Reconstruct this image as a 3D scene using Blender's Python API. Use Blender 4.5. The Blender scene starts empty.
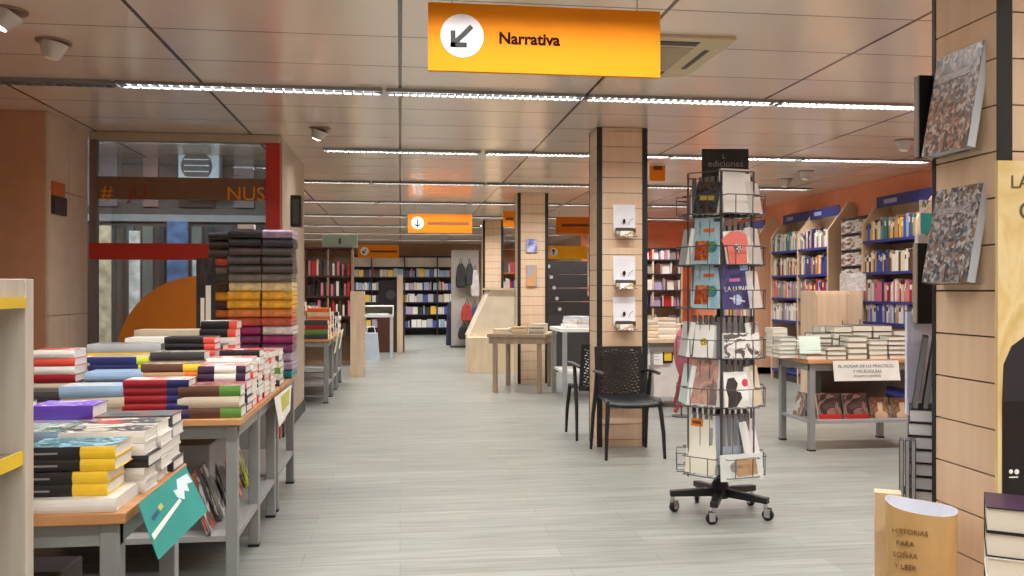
import bpy, math, random
from math import sin, cos, pi, radians
from mathutils import Matrix, Vector
random.seed(7)
SC = bpy.context.scene
COL = SC.collection
# ------------------------------------------------------------------ camera
TH = 0.1279; F = 870.0; CH = 1.30; HY = 290.0
cd = bpy.data.cameras.new('camera'); cam = bpy.data.objects.new('camera', cd); COL.objects.link(cam)
cam.location = (0, 0, CH); cam.rotation_euler = (pi/2, 0, -TH)
cd.sensor_width = 36; cd.lens = 36*F/1024; cd.shift_y = 2/1024; cd.clip_start = 0.05
SC.camera = cam
# ------------------------------------------------------------------ world, exposure
w = bpy.data.worlds.new('world'); SC.world = w; w.use_nodes = True
w.node_tree.nodes['Background'].inputs[0].default_value = (0.75, 0.85, 1.0, 1)
w.node_tree.nodes['Background'].inputs[1].default_value = 0.15
SC.view_settings.view_transform = 'Standard'; SC.view_settings.look = 'None'
SC.view_settings.gamma = 1.0; SC.view_settings.use_curve_mapping = False
SC.view_settings.exposure = 0.0
SC.cycles.use_denoising = True
SC.cycles.max_bounces = 8
LAMP_W = 37.5            # watts of one 1.5 m fluorescent fixture
LAMP_COL = (1.0, 0.99, 0.965)
LAMP_SPREAD = radians(150)
CEIL = 2.65

# ------------------------------------------------------------------ photo geometry
def PX(px, Y):                      # world X of a photo column at depth Y
    k = (px-512)/F
    return (Y*sin(TH) + k*Y*cos(TH))/(cos(TH) - k*sin(TH))
def ZC(X, Y): return X*sin(TH) + Y*cos(TH)
def ZY(py, X, Y): return CH - (py-HY)*ZC(X, Y)/F

# ------------------------------------------------------------------ materials
def lin(c):
    r = []
    for v in c[:3]:
        v = v/255
        r.append(v/12.92 if v <= .04045 else ((v+.055)/1.055)**2.4)
    return tuple(r)+(1,)
MATS = {}
def newmat(name):
    m = bpy.data.materials.new(name); m.use_nodes = True
    return m, m.node_tree, m.node_tree.nodes['Principled BSDF']
def mat(c, rough=.5, metal=0., spec=.5, vary=.06, scale=6., emit=0):
    key = ('m', tuple(c), rough, metal, spec, vary, scale, emit)
    if key in MATS: return MATS[key]
    m, t, b = newmat('surface')
    b.inputs['Roughness'].default_value = rough; b.inputs['Metallic'].default_value = metal
    b.inputs['Specular IOR Level'].default_value = spec
    n = t.nodes.new('ShaderNodeTexNoise'); n.inputs['Scale'].default_value = scale
    tc = t.nodes.new('ShaderNodeTexCoord'); t.links.new(tc.outputs['Object'], n.inputs['Vector'])
    r = t.nodes.new('ShaderNodeValToRGB'); L = lin(c)
    r.color_ramp.elements[0].color = tuple(v*(1-vary) for v in L[:3])+(1,)
    r.color_ramp.elements[1].color = tuple(min(1, v*(1+vary)) for v in L[:3])+(1,)
    r.color_ramp.elements[0].position = .3; r.color_ramp.elements[1].position = .7
    t.links.new(n.outputs['Fac'], r.inputs['Fac']); t.links.new(r.outputs['Color'], b.inputs['Base Color'])
    if emit:
        t.links.new(r.outputs['Color'], b.inputs['Emission Color']); b.inputs['Emission Strength'].default_value = emit
    MATS[key] = m; return m
def wood(c1, c2, stretch=(1, 1, 12), scale=3., rough=.4):
    key = ('w', c1, c2, stretch, scale, rough)
    if key in MATS: return MATS[key]
    m, t, b = newmat('wood')
    tc = t.nodes.new('ShaderNodeTexCoord'); mp = t.nodes.new('ShaderNodeMapping')
    mp.inputs['Scale'].default_value = stretch
    n = t.nodes.new('ShaderNodeTexNoise'); n.inputs['Scale'].default_value = scale; n.inputs['Detail'].default_value = 5
    r = t.nodes.new('ShaderNodeValToRGB')
    r.color_ramp.elements[0].color = lin(c1); r.color_ramp.elements[1].color = lin(c2)
    r.color_ramp.elements[0].position = .3; r.color_ramp.elements[1].position = .7
    t.links.new(tc.outputs['Object'], mp.inputs['Vector']); t.links.new(mp.outputs['Vector'], n.inputs['Vector'])
    t.links.new(n.outputs['Fac'], r.inputs['Fac']); t.links.new(r.outputs['Color'], b.inputs['Base Color'])
    b.inputs['Roughness'].default_value = rough
    MATS[key] = m; return m
def art(cols, scale=5., kind='noise', rough=.35, dist=1.0):
    key = ('a', tuple(cols), scale, kind, rough, dist)
    if key in MATS: return MATS[key]
    m, t, b = newmat('cover_print')
    tc = t.nodes.new('ShaderNodeTexCoord')
    if kind == 'voronoi':
        n = t.nodes.new('ShaderNodeTexVoronoi'); n.inputs['Scale'].default_value = scale; o = n.outputs['Color']
        s = t.nodes.new('ShaderNodeSeparateColor'); t.links.new(o, s.inputs[0]); o = s.outputs[0]
    else:
        n = t.nodes.new('ShaderNodeTexNoise'); n.inputs['Scale'].default_value = scale
        n.inputs['Detail'].default_value = 4; n.inputs['Distortion'].default_value = dist; o = n.outputs['Fac']
    t.links.new(tc.outputs['Generated'], n.inputs['Vector'])
    r = t.nodes.new('ShaderNodeValToRGB'); e = r.color_ramp; e.interpolation = 'CONSTANT' if kind != 'soft' else 'LINEAR'
    lo, hi = (.0, 1.) if kind == 'voronoi' else (.3, .68)
    while len(e.elements) < len(cols): e.elements.new(.5)
    for i, c in enumerate(cols):
        e.elements[i].position = lo+(hi-lo)*i/len(cols); e.elements[i].color = lin(c)
    t.links.new(o, r.inputs['Fac']); t.links.new(r.outputs['Color'], b.inputs['Base Color'])
    b.inputs['Roughness'].default_value = rough
    MATS[key] = m; return m
def pages_mat(c=(232, 226, 214)):
    key = ('p', c)
    if key in MATS: return MATS[key]
    m, t, b = newmat('pages')
    tc = t.nodes.new('ShaderNodeTexCoord'); wv = t.nodes.new('ShaderNodeTexWave')
    wv.bands_direction = 'Z'; wv.inputs['Scale'].default_value = 220; wv.inputs['Distortion'].default_value = 1.5
    r = t.nodes.new('ShaderNodeValToRGB'); L = lin(c)
    r.color_ramp.elements[0].color = tuple(v*.82 for v in L[:3])+(1,); r.color_ramp.elements[1].color = L
    t.links.new(tc.outputs['Object'], wv.inputs['Vector']); t.links.new(wv.outputs['Fac'], r.inputs['Fac'])
    t.links.new(r.outputs['Color'], b.inputs['Base Color']); b.inputs['Roughness'].default_value = .8
    MATS[key] = m; return m
def glass_mat(tint=(235, 240, 240), refl=.5):
    m = bpy.data.materials.new('glass'); m.use_nodes = True; t = m.node_tree
    t.nodes.clear()
    o = t.nodes.new('ShaderNodeOutputMaterial'); mx = t.nodes.new('ShaderNodeMixShader')
    tr = t.nodes.new('ShaderNodeBsdfTransparent'); gl = t.nodes.new('ShaderNodeBsdfGlossy'); fr = t.nodes.new('ShaderNodeFresnel')
    tr.inputs[0].default_value = lin(tint); gl.inputs['Roughness'].default_value = .02
    fr.inputs[0].default_value = 1.5
    mt = t.nodes.new('ShaderNodeMath'); mt.operation = 'MULTIPLY_ADD'; mt.inputs[1].default_value = 1.0; mt.inputs[2].default_value = refl*.2
    t.links.new(fr.outputs[0], mt.inputs[0]); t.links.new(mt.outputs[0], mx.inputs[0])
    t.links.new(tr.outputs[0], mx.inputs[1]); t.links.new(gl.outputs[0], mx.inputs[2]); t.links.new(mx.outputs[0], o.inputs[0])
    return m
def floor_mat():
    m, t, b = newmat('grey_oak_planks')
    tc = t.nodes.new('ShaderNodeTexCoord')
    br = t.nodes.new('ShaderNodeTexBrick'); br.inputs['Scale'].default_value = 1
    br.inputs['Brick Width'].default_value = 1.25; br.inputs['Row Height'].default_value = .19
    br.inputs['Mortar Size'].default_value = .0022; br.inputs['Mortar Smooth'].default_value = .3
    br.offset = .37; br.inputs['Bias'].default_value = 0
    br.inputs['Color1'].default_value = lin((152, 154, 148)); br.inputs['Color2'].default_value = lin((138, 140, 134))
    br.inputs['Mortar'].default_value = lin((122, 122, 116))
    mp = t.nodes.new('ShaderNodeMapping'); mp.inputs['Scale'].default_value = (1.1, 16, 1)
    n = t.nodes.new('ShaderNodeTexNoise'); n.inputs['Scale'].default_value = 1.6; n.inputs['Detail'].default_value = 6; n.inputs['Distortion'].default_value = .6
    r = t.nodes.new('ShaderNodeValToRGB'); r.color_ramp.elements[0].position = .32; r.color_ramp.elements[1].position = .7
    r.color_ramp.elements[0].color = (.66, .65, .63, 1); r.color_ramp.elements[1].color = (1, 1, 1, 1)
    mx = t.nodes.new('ShaderNodeMix'); mx.data_type = 'RGBA'; mx.blend_type = 'MULTIPLY'; mx.inputs[0].default_value = 1
    t.links.new(tc.outputs['Object'], br.inputs['Vector']); t.links.new(tc.outputs['Object'], mp.inputs['Vector'])
    t.links.new(mp.outputs[0], n.inputs['Vector']); t.links.new(n.outputs['Fac'], r.inputs['Fac'])
    t.links.new(br.outputs['Color'], mx.inputs[6]); t.links.new(r.outputs['Color'], mx.inputs[7])
    t.links.new(mx.outputs[2], b.inputs['Base Color'])
    b.inputs['Roughness'].default_value = .36
    bp = t.nodes.new('ShaderNodeBump'); bp.inputs['Strength'].default_value = .15; bp.inputs['Distance'].default_value = .002
    t.links.new(br.outputs['Fac'], bp.inputs['Height']); bp.invert = True; t.links.new(bp.outputs[0], b.inputs['Normal'])
    return m
def ceiling_mat():
    m, t, b = newmat('lacquered_metal_panels')
    tc = t.nodes.new('ShaderNodeTexCoord'); sp = t.nodes.new('ShaderNodeSeparateXYZ'); t.links.new(tc.outputs['Object'], sp.inputs[0])
    def seam(out, pitch, off, half):
        a = t.nodes.new('ShaderNodeMath'); a.operation = 'ADD'; a.inputs[1].default_value = -off+pitch*100+pitch/2
        d = t.nodes.new('ShaderNodeMath'); d.operation = 'MODULO'; d.inputs[1].default_value = pitch
        s = t.nodes.new('ShaderNodeMath'); s.operation = 'SUBTRACT'; s.inputs[1].default_value = pitch/2
        ab = t.nodes.new('ShaderNodeMath'); ab.operation = 'ABSOLUTE'
        lt = t.nodes.new('ShaderNodeMath'); lt.operation = 'LESS_THAN'; lt.inputs[1].default_value = half
        t.links.new(out, a.inputs[0]); t.links.new(a.outputs[0], d.inputs[0]); t.links.new(d.outputs[0], s.inputs[0])
        t.links.new(s.outputs[0], ab.inputs[0]); t.links.new(ab.outputs[0], lt.inputs[0]); return lt.outputs[0]
    sx = seam(sp.outputs['X'], 1.28, 0.0, .011); sy = seam(sp.outputs['Y'], .62, 4.68, .007)
    sy2 = t.nodes.new('ShaderNodeMath'); sy2.operation = 'MULTIPLY'; sy2.inputs[1].default_value = .7; t.links.new(sy, sy2.inputs[0])
    mxx = t.nodes.new('ShaderNodeMath'); mxx.operation = 'MAXIMUM'; t.links.new(sx, mxx.inputs[0]); t.links.new(sy2.outputs[0], mxx.inputs[1])
    # each panel its own slight tone
    vm = t.nodes.new('ShaderNodeVectorMath'); vm.operation = 'DIVIDE'; vm.inputs[1].default_value = (1.28, .62, 1)
    fl = t.nodes.new('ShaderNodeVectorMath'); fl.operation = 'FLOOR'
    ad = t.nodes.new('ShaderNodeVectorMath'); ad.operation = 'ADD'; ad.inputs[1].default_value = (0, .4516, 0)
    wn = t.nodes.new('ShaderNodeTexWhiteNoise')
    t.links.new(tc.outputs['Object'], vm.inputs[0]); t.links.new(vm.outputs[0], ad.inputs[0]); t.links.new(ad.outputs[0], fl.inputs[0]); t.links.new(fl.outputs[0], wn.inputs['Vector'])
    r = t.nodes.new('ShaderNodeValToRGB'); r.color_ramp.elements[0].color = lin((240, 223, 206)); r.color_ramp.elements[1].color = lin((245, 230, 213))
    t.links.new(wn.outputs['Value'], r.inputs['Fac'])
    mx = t.nodes.new('ShaderNodeMix'); mx.data_type = 'RGBA'; mx.inputs[7].default_value = lin((84, 70, 60))
    t.links.new(mxx.outputs[0], mx.inputs[0]); t.links.new(r.outputs['Color'], mx.inputs[6]); t.links.new(mx.outputs[2], b.inputs['Base Color'])
    b.inputs['Metallic'].default_value = .3; b.inputs['Roughness'].default_value = .2
    n = t.nodes.new('ShaderNodeTexNoise'); n.inputs['Scale'].default_value = 1.8; n.inputs['Detail'].default_value = 1
    t.links.new(tc.outputs['Object'], n.inputs['Vector'])
    bp = t.nodes.new('ShaderNodeBump'); bp.inputs['Strength'].default_value = .35; bp.inputs['Distance'].default_value = .02
    wn2 = t.nodes.new('ShaderNodeMath'); wn2.operation = 'MULTIPLY_ADD'; wn2.inputs[1].default_value = .0
    t.links.new(wn.outputs['Value'], wn2.inputs[0]); t.links.new(n.outputs['Fac'], wn2.inputs[2])
    t.links.new(wn2.outputs[0], bp.inputs['Height']); t.links.new(bp.outputs[0], b.inputs['Normal'])
    return m

# ------------------------------------------------------------------ mesh builder
class MB:
    def __init__(s): s.v = []; s.f = []; s.m = []; s.s = []
    def add(s, vs, fs, m=0, smooth=False, T=None):
        o = len(s.v)
        if T is not None: vs = [tuple(T @ Vector(v)) for v in vs]
        s.v += [tuple(v) for v in vs]
        for f in fs: s.f.append([i+o for i in f]); s.m.append(m); s.s.append(smooth)
        return s
    def box(s, x0, x1, y0, y1, z0, z1, m=0, T=None):
        if x0 > x1: x0, x1 = x1, x0
        if y0 > y1: y0, y1 = y1, y0
        if z0 > z1: z0, z1 = z1, z0
        v = [(x0,y0,z0),(x1,y0,z0),(x1,y1,z0),(x0,y1,z0),(x0,y0,z1),(x1,y0,z1),(x1,y1,z1),(x0,y1,z1)]
        return s.add(v, [(0,3,2,1),(4,5,6,7),(0,1,5,4),(1,2,6,5),(2,3,7,6),(3,0,4,7)], m, False, T)
    def prism(s, poly, d0, d1, plane='xz', m=0, T=None):
        def P(a, b, d): return {'xz': (a, d, b), 'yz': (d, a, b), 'xy': (a, b, d)}[plane]
        n = len(poly)
        v = [P(a, b, d0) for a, b in poly]+[P(a, b, d1) for a, b in poly]
        f = [tuple(range(n)), tuple(range(2*n-1, n-1, -1))]+[(i, i+n, (i+1) % n+n, (i+1) % n) for i in range(n)]
        return s.add(v, f, m, False, T)
    def tube(s, pts, r, seg=8, m=0, cap=True, T=None):
        pts = [Vector(p) for p in pts]; n = len(pts)
        rs = r if isinstance(r, (list, tuple)) else [r]*n
        vs = []; fs = []; prev = None
        for i, p in enumerate(pts):
            d = (pts[min(i+1, n-1)]-pts[max(i-1, 0)]).normalized()
            if prev is None:
                a = Vector((0, 0, 1)) if abs(d.z) < .9 else Vector((1, 0, 0))
                u = d.cross(a).normalized()
            else:
                u = (prev-d*prev.dot(d)).normalized()
            prev = u; q = d.cross(u)
            for k in range(seg):
                an = 2*pi*k/seg; vs.append(p+(u*cos(an)+q*sin(an))*rs[i])
        for i in range(n-1):
            for k in range(seg):
                a = i*seg+k; b = i*seg+(k+1) % seg
                fs.append((a, b, b+seg, a+seg))
        s.add(vs, fs, m, seg > 5, T)
        if cap:
            s.add(vs[:seg], [tuple(range(seg-1, -1, -1))], m, False, T); s.add(vs[-seg:], [tuple(range(seg))], m, False, T)
        return s
    def lathe(s, prof, c=(0, 0, 0), seg=16, m=0, T=None):
        vs = []; fs = []
        for r, z in prof:
            for k in range(seg):
                a = 2*pi*k/seg; vs.append((c[0]+r*cos(a), c[1]+r*sin(a), c[2]+z))
        for i in range(len(prof)-1):
            for k in range(seg):
                a = i*seg+k; b = i*seg+(k+1) % seg; fs.append((a, b, b+seg, a+seg))
        s.add(vs, fs, m, True, T)
        s.add(vs[:seg], [tuple(range(seg-1, -1, -1))], m, False, T); s.add(vs[-seg:], [tuple(range(seg))], m, False, T)
        return s
    def build(s, name, mats, parent=None, loc=None, rot=None, bevel=0):
        me = bpy.data.meshes.new(name); me.from_pydata(s.v, [], s.f)
        mats = mats if isinstance(mats, (list, tuple)) else [mats]
        for k in mats: me.materials.append(k)
        me.polygons.foreach_set('material_index', s.m); me.polygons.foreach_set('use_smooth', s.s)
        me.update()
        o = bpy.data.objects.new(name, me); COL.objects.link(o)
        if parent is not None: o.parent = parent
        if loc is not None: o.location = loc
        if rot is not None: o.rotation_euler = rot
        if bevel:
            b = o.modifiers.new('bevel', 'BEVEL'); b.width = bevel; b.segments = 2; b.limit_method = 'ANGLE'
        return o
def tag(o, label=None, cat=None, group=None, kind=None):
    if label: o['label'] = label
    if cat: o['category'] = cat
    if group: o['group'] = group
    if kind: o['kind'] = kind
    return o
def empty(name, loc=(0, 0, 0), rz=0, **k):
    o = bpy.data.objects.new(name, None); COL.objects.link(o); o.location = loc; o.rotation_euler = (0, 0, rz)
    o.empty_display_size = .1
    return tag(o, **k) if k else o
def struct(name, mb, m, parent=None, bevel=0):
    o = mb.build(name, m, parent, bevel=bevel)
    if parent is None: o['kind'] = 'structure'
    return o
def text(body, size, m, parent, loc, rot, name='lettering', align='CENTER', ext=.0006, sx=1.0, bold=0.0):
    cu = bpy.data.curves.new('lettering', 'FONT'); cu.body = body; cu.size = size; cu.align_x = align; cu.align_y = 'CENTER'
    cu.extrude = ext; cu.resolution_u = 3; cu.offset = bold
    t = bpy.data.objects.new('lettering', cu); COL.objects.link(t)
    dg = bpy.context.evaluated_depsgraph_get(); me = bpy.data.meshes.new_from_object(t.evaluated_get(dg))
    COL.objects.unlink(t); bpy.data.objects.remove(t); bpy.data.curves.remove(cu)
    me.materials.clear(); me.materials.append(m)
    o = bpy.data.objects.new(name, me); COL.objects.link(o); o.parent = parent; o.location = loc; o.rotation_euler = rot; o.scale = (sx, 1, 1)
    return o
def lamp(name, loc, size, sy, power, col, rot=(0, 0, 0), parent=None, spread=None):
    l = bpy.data.lights.new(name, 'AREA'); l.shape = 'RECTANGLE'; l.size = size; l.size_y = sy; l.energy = power; l.color = col
    if spread: l.spread = spread
    o = bpy.data.objects.new(name, l); COL.objects.link(o); o.location = loc; o.rotation_euler = rot
    if parent: o.parent = parent
    return o

# ------------------------------------------------------------------ shared surfaces
BEECH = wood((214, 182, 150), (224, 196, 166), (8, 8, .8), 2.2)
BEECHH = wood((200, 158, 122), (218, 180, 146), (8, 8, .8), 2.2)
TABLEWOOD = wood((180, 124, 76), (202, 148, 98), (1, 12, 1), 3)
PALEWOOD = wood((202, 176, 146), (220, 196, 168), (6, 6, .8), 2.5)
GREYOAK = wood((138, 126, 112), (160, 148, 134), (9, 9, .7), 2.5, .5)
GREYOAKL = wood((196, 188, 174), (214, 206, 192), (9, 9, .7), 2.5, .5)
GREYMETAL = mat((140, 143, 141), .45, .15); DARKGREY = mat((70, 70, 72), .5)
BLACK = mat((22, 21, 22), .4); BLACKM = mat((26, 26, 28), .5, 0, .3); WHITE = mat((236, 234, 228), .5); CREAM = mat((226, 214, 184), .5)
CHROME = mat((200, 200, 202), .2, 1.); TEAL = mat((38, 146, 138), .45); ORANGE = mat((236, 140, 20), .45); RED = mat((196, 34, 30), .4)
NAVY = mat((34, 40, 96), .4); BLUE = mat((44, 52, 132), .4); YELLOW = mat((242, 196, 50), .4)
PAGES = pages_mat((242, 240, 234)); PAGES2 = pages_mat((214, 204, 188))

# ================================================================== SETTING
RX = 5.85
struct('floor', MB().box(-7, 6.2, -3.2, 26, -.1, 0), floor_mat())
struct('ceiling', MB().box(-7, 6.2, -3.2, 26, CEIL, CEIL+.1), ceiling_mat())
TERRA = mat((242, 152, 112), .7, vary=.04)
struct('wall_right', MB().box(RX, RX+.15, -3.2, 17, 0, CEIL-.001), TERRA)
struct('wall_back_right', MB().box(3.6, RX, 17, 17.15, 0, CEIL-.001), TERRA)
struct('wall_right_far', MB().box(4.4, 4.55, 17.16, 25.6, 0, CEIL-.001), mat((170, 140, 112), .6))
struct('wall_back', MB().box(-3.6, 4.4, 25.6, 25.75, 0, CEIL-.001), mat((168, 130, 106), .6))
struct('wall_left_far', MB().box(-3.55, -3.4, 9.62, 25.6, 0, CEIL-.001), mat((168, 150, 132), .6))
LW = mat((196, 146, 112), .6)
struct('wall_left', MB().box(-4.15, -4.0, -3.2, 6.95, 0, CEIL-.001), LW)
struct('wall_front', MB().box(-4.0, RX, -3.2, -3.05, 0, CEIL-.001), mat((190, 175, 155), .7))
# pilaster by the shop window: brown front, paler flank with joint lines
p = MB(); p.box(-4.15, -2.65, 6.95, 7.78, 0, CEIL-.002, 0)
for a, b in ((.0, 1.1), (1.106, 2.07), (2.076, CEIL-.003)): p.box(-2.65, -2.63, 6.953, 7.36, a, b, 1); p.box(-2.65, -2.63, 7.366, 7.78, a, b, 1)
struct('wall_pilaster', p, [LW, mat((206, 186, 164), .5)])
# short wall returning along the aisle past the window, and its turn behind
WR = mat((176, 160, 140), .5)
struct('wall_window_return', MB().box(-1.13, -1.03, 7.86, 9.62, 0, CEIL-.002), WR)
struct('wall_turn', MB().box(-3.4, -1.13, 9.5, 9.62, 0, CEIL-.002), WR)
struct('baseboard_left', MB().box(-1.03, -1.015, 7.86, 9.6, 0, .12), BLACK)

# shop window: red frame, timber transom, clear panes
wf = empty('window_1', (-1.85, 7.82, 0), kind='structure')
REDF = mat((176, 40, 22), .4)
X0, X1 = -2.62-1.85+3.7-2.63+2.63, 0   # local extents set below
lx0, lx1 = -2.62+1.85, -1.04+1.85
f_ = MB()
f_.box(lx1-.12, lx1, -.04, .04, 0, 2.6); f_.box(lx0, lx1-.12, -.04, .04, 1.56, 1.70); 
f_.build('window_frame', REDF, wf)
MB().box(lx0, lx0+.06, -.03, .03, 0, 2.58).build('side_post', mat((120, 104, 96), .5), wf)
MB().box(lx0, lx1, -.05, .05, 2.58, 2.645).build('head_trim', mat((180, 164, 142), .5), wf)
MB().box(lx0+.06, lx1-.12, -.02, .02, 2.08, 2.27).build('transom', mat((122, 88, 66), .5), wf)
GL = glass_mat()
MB().box(lx0+.06, lx1-.12, -.004, .004, .1, 1.56).box(lx0+.06, lx1-.12, -.004, .004, 1.70, 2.08).box(lx0+.06, lx1-.12, -.004, .004, 2.27, 2.58).build('glass_pane', GL, wf)
text('#', .17, ORANGE, wf, (-.63, -.024, 2.13), (pi/2, 0, 0)); text('JU', .17, mat((150, 60, 30), .5), wf, (-.38, -.024, 2.13), (pi/2, 0, 0)); text('NUS', .17, ORANGE, wf, (.52, -.024, 2.13), (pi/2, 0, 0))
# outside the window
fac = MB(); fac.box(-4.6, -1.14, 9.3, 9.48, 0, 3.4, 0)
for i, (a, b) in enumerate(((-3.95, -3.75), (-3.6, -3.4), (-3.2, -2.85), (-2.6, -2.45), (-2.25, -1.9), (-1.7, -1.5))): fac.box(a, b, 9.27, 9.3, 2.15, 3.1, 1+i % 3)
fac.box(-4.3, -1.2, 9.26, 9.3, 2.0, 2.07, 4)
for k in range(14):
    xx = -3.4+k*.16; fac.box(xx, xx+.05+.05*((k*7) % 3)/2, 9.26, 9.3, .2, 1.95, 5+(k*5) % 3)
struct('wall_street', fac, [mat((112, 104, 100), .8), mat((168, 130, 120), .7), mat((80, 62, 58), .7), mat((150, 138, 140), .7), mat((190, 190, 190), .6), mat((70, 84, 86), .6), mat((150, 158, 150), .6), mat((104, 116, 118), .6)])
def street_window(x0, x1, z0, z1, c, e):
    o = MB().box(x0, x1, 9.22, 9.255, z0, z1).build('street_pane', mat(c, .4, vary=.4, scale=9, emit=e)); return o
for n, (x0, x1, z0, z1, c, e, lb) in enumerate((
    (-3.05, -2.9, .5, 1.95, (226, 206, 170), .5, 'tall cream lit pane of the shop across the street'),
    (-2.72, -2.62, .4, 1.9, (220, 224, 216), .5, 'narrow white lit pane of the shop across the street'),
    (-2.35, -2.15, .6, 2.0, (96, 130, 176), .35, 'blue poster pane of the shop across the street'),
    (-2.1, -1.75, .3, 1.7, (190, 206, 196), .5, 'wide pale green lit pane of the shop across the street'))):
    tag(street_window(x0, x1, z0, z1, c, e), lb, 'window')
ac = empty('air_conditioner', (-2.0, 9.2, 2.33), label='grey outdoor air conditioner box on the facade beyond the shop window', cat='air conditioner')
MB().box(-.2, .2, -.16, .0, 0, .42).build('casing', mat((206, 216, 222), .5), ac, bevel=.01)
fan = MB(); fan.lathe([(.15, 0), (.15, .01)], (0, 0, 0), 20, 0, Matrix.Translation((-.02, -.16, .21)) @ Matrix.Rotation(pi/2, 4, 'X'))
for k in range(5): fan.box(-.14, .1, -.175, -.172, .09+k*.06, .1+k*.06, 1)
fan.build('fan_grille', [DARKGREY, WHITE], ac)
MB().box(-.22, .22, -.18, .04, -.04, 0).build('bracket', DARKGREY, ac)
lamp('added_street_fill', (-2.3, 8.25, 2.62), 2.0, .3, 26, (.82, .9, 1), (radians(25), 0, 0))  # added fill lamp, out of view above the window, brightens the facade
# round-topped orange display board standing in the window
bd = MB(); pts = []
R = .68
for k in range(25):
    a = pi*k/24; pts.append((min(.5, R*cos(a)), .74+R*sin(a)))
bd.prism([(.5, 0)]+[p_ for p_ in pts if p_[0] < .5 or True]+[]+[(-R, 0)], 0, .04, 'xz')
tag(bd.build('display_board', mat((190, 108, 20), .5), None, (PX(201, 7.6), 7.6, 0)), 'large orange round-topped board standing inside the shop window', 'board')

struct('wall_sill', MB().box(-2.6, -1.06, 7.32, 7.46, 0, .7), mat((120, 116, 112), .6))
# ------------------------------------------------------------------ columns
def column(name, X, Y, w_, d_, pitch=.128, off=.04):
    r = empty(name, (X, Y, 0), kind='structure')
    MB().box(.02, w_-.02, .02, d_-.02, 0, CEIL-.004).build('core', mat((40, 30, 26), .8), r)
    pn = MB(); z = 0.0; nxt = off
    while z < CEIL-.01:
        t = min(nxt-.0045, CEIL-.005)
        if t-z > .01:
            pn.box(.045, w_-.045, 0, .018, z, t); pn.box(.0, .018, .001, d_-.012, z, t); pn.box(w_-.018, w_, .001, d_-.012, z, t); pn.box(.045, w_-.045, d_-.018, d_, z, t)
        z = nxt; nxt += pitch
    pn.build('slat_panel', BEECH, r)
    c = MB()
    for cx in (0, w_-.044):
        c.box(cx-.001, cx+.044, -.004, .0, 0, CEIL-.003)
        c.box(cx-.003, cx+.046, d_-.012, d_+.004, 0, CEIL-.003)
    c.build('corner_profile', mat((30, 28, 27), .5), r)
    return r
CX = 1.615
def colC():
    r = column('trim_1', 1.625, 2.2, .43, .285, .128, .02); return r
colC()
column('trim_2', CX, 7.05, .43, .285, .128, .06)
column('trim_3', CX, 11.95, .43, .285, .128, .06)
column('trim_4', CX-.03, 16.75, .40, .285, .128, .06)

# ------------------------------------------------------------------ ceiling fittings
def fixture(x, y, L, on, label, group):
    r = empty('ceiling_light', (x, y, CEIL), label=label, cat='ceiling light', group=group)
    MB().box(-L/2, L/2, -.06, .06, -.008, -.001).build('tray', mat((150, 148, 146), .3, .6), r)
    e = MB()
    n = 26
    for k in range(n+1):
        xx = -L/2+L*k/n; e.box(xx-.005, xx+.005, -.057, .057, -.024, -.010)
    e.box(-L/2, L/2, -.06, -.057, -.024, -.008); e.box(-L/2, L/2, .057, .06, -.024, -.008)
    o = e.build('louver', mat((140, 142, 144), .35, .3) if y < 9.5 else mat((92, 90, 88), .35, .3), r)  # far rows get a darker colour that paints in their dimmer look
    if on: lamp('lamp', (0, 0, -.0095), L*.97, .095, LAMP_W*L/1.5, LAMP_COL, parent=r, spread=radians(138) if 3 < y < 4 else LAMP_SPREAD)
ROWS = [-1.6, .95, 3.45, 5.93, 8.45, 10.95, 13.4, 15.9, 18.4, 20.8, 23.3]
ordn = ['first', 'second', 'third', 'fourth', 'fifth', 'sixth', 'seventh', 'eighth', 'ninth', 'tenth', 'eleventh', 'twelfth', 'thirteenth', 'fourteenth', 'fifteenth', 'sixteenth', 'seventeenth', 'eighteenth', 'nineteenth', 'twentieth', 'twenty-first', 'twenty-second', 'twenty-third', 'twenty-fourth', 'twenty-fifth', 'twenty-sixth', 'twenty-seventh', 'twenty-eighth', 'twenty-ninth', 'thirtieth']
for ri, y in enumerate(ROWS):
    if y < 9.5: xs = [(-3.45, -1.85, False), (-1.82, -.12, True), (-.09, 1.26, True), (1.29, 2.66, True), (2.69, 4.05, True), (4.08, 5.45, True)]
    elif y < 17: xs = [(-3.2, -1.8, True), (-1.77, -.37, True), (-.34, 1.06, True), (1.09, 2.49, True), (2.52, 3.92, True), (3.95, 5.4, True)]
    else: xs = [(-3.2, -1.8, True), (-1.77, -.37, True), (-.34, 1.06, True), (1.09, 2.49, True), (2.52, 3.92, True)]
    if y in (8.45,): xs = xs[1:]; xs[0] = (-.72, .77, True); xs[1] = (.83, 1.9, True); xs[2] = (1.95, 2.66, True)
    vis = ri-3
    for k, (a, b, on) in enumerate(xs):
        if y < 3 and k == 0: continue
        rowname = 'row of strip lights in front of the yellow sign' if vis < 0 else ordn[vis]+' visible row of strip lights'
        lb = '%s louvred ceiling strip light, %s from the window side, %s' % ('lit' if on else 'unlit', ordn[k], ('row ' + ordn[ri] + ' from the entrance'))
        fixture((a+b)/2, y, b-a, on, lb, 'louvred strip lights across the ceiling')
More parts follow.
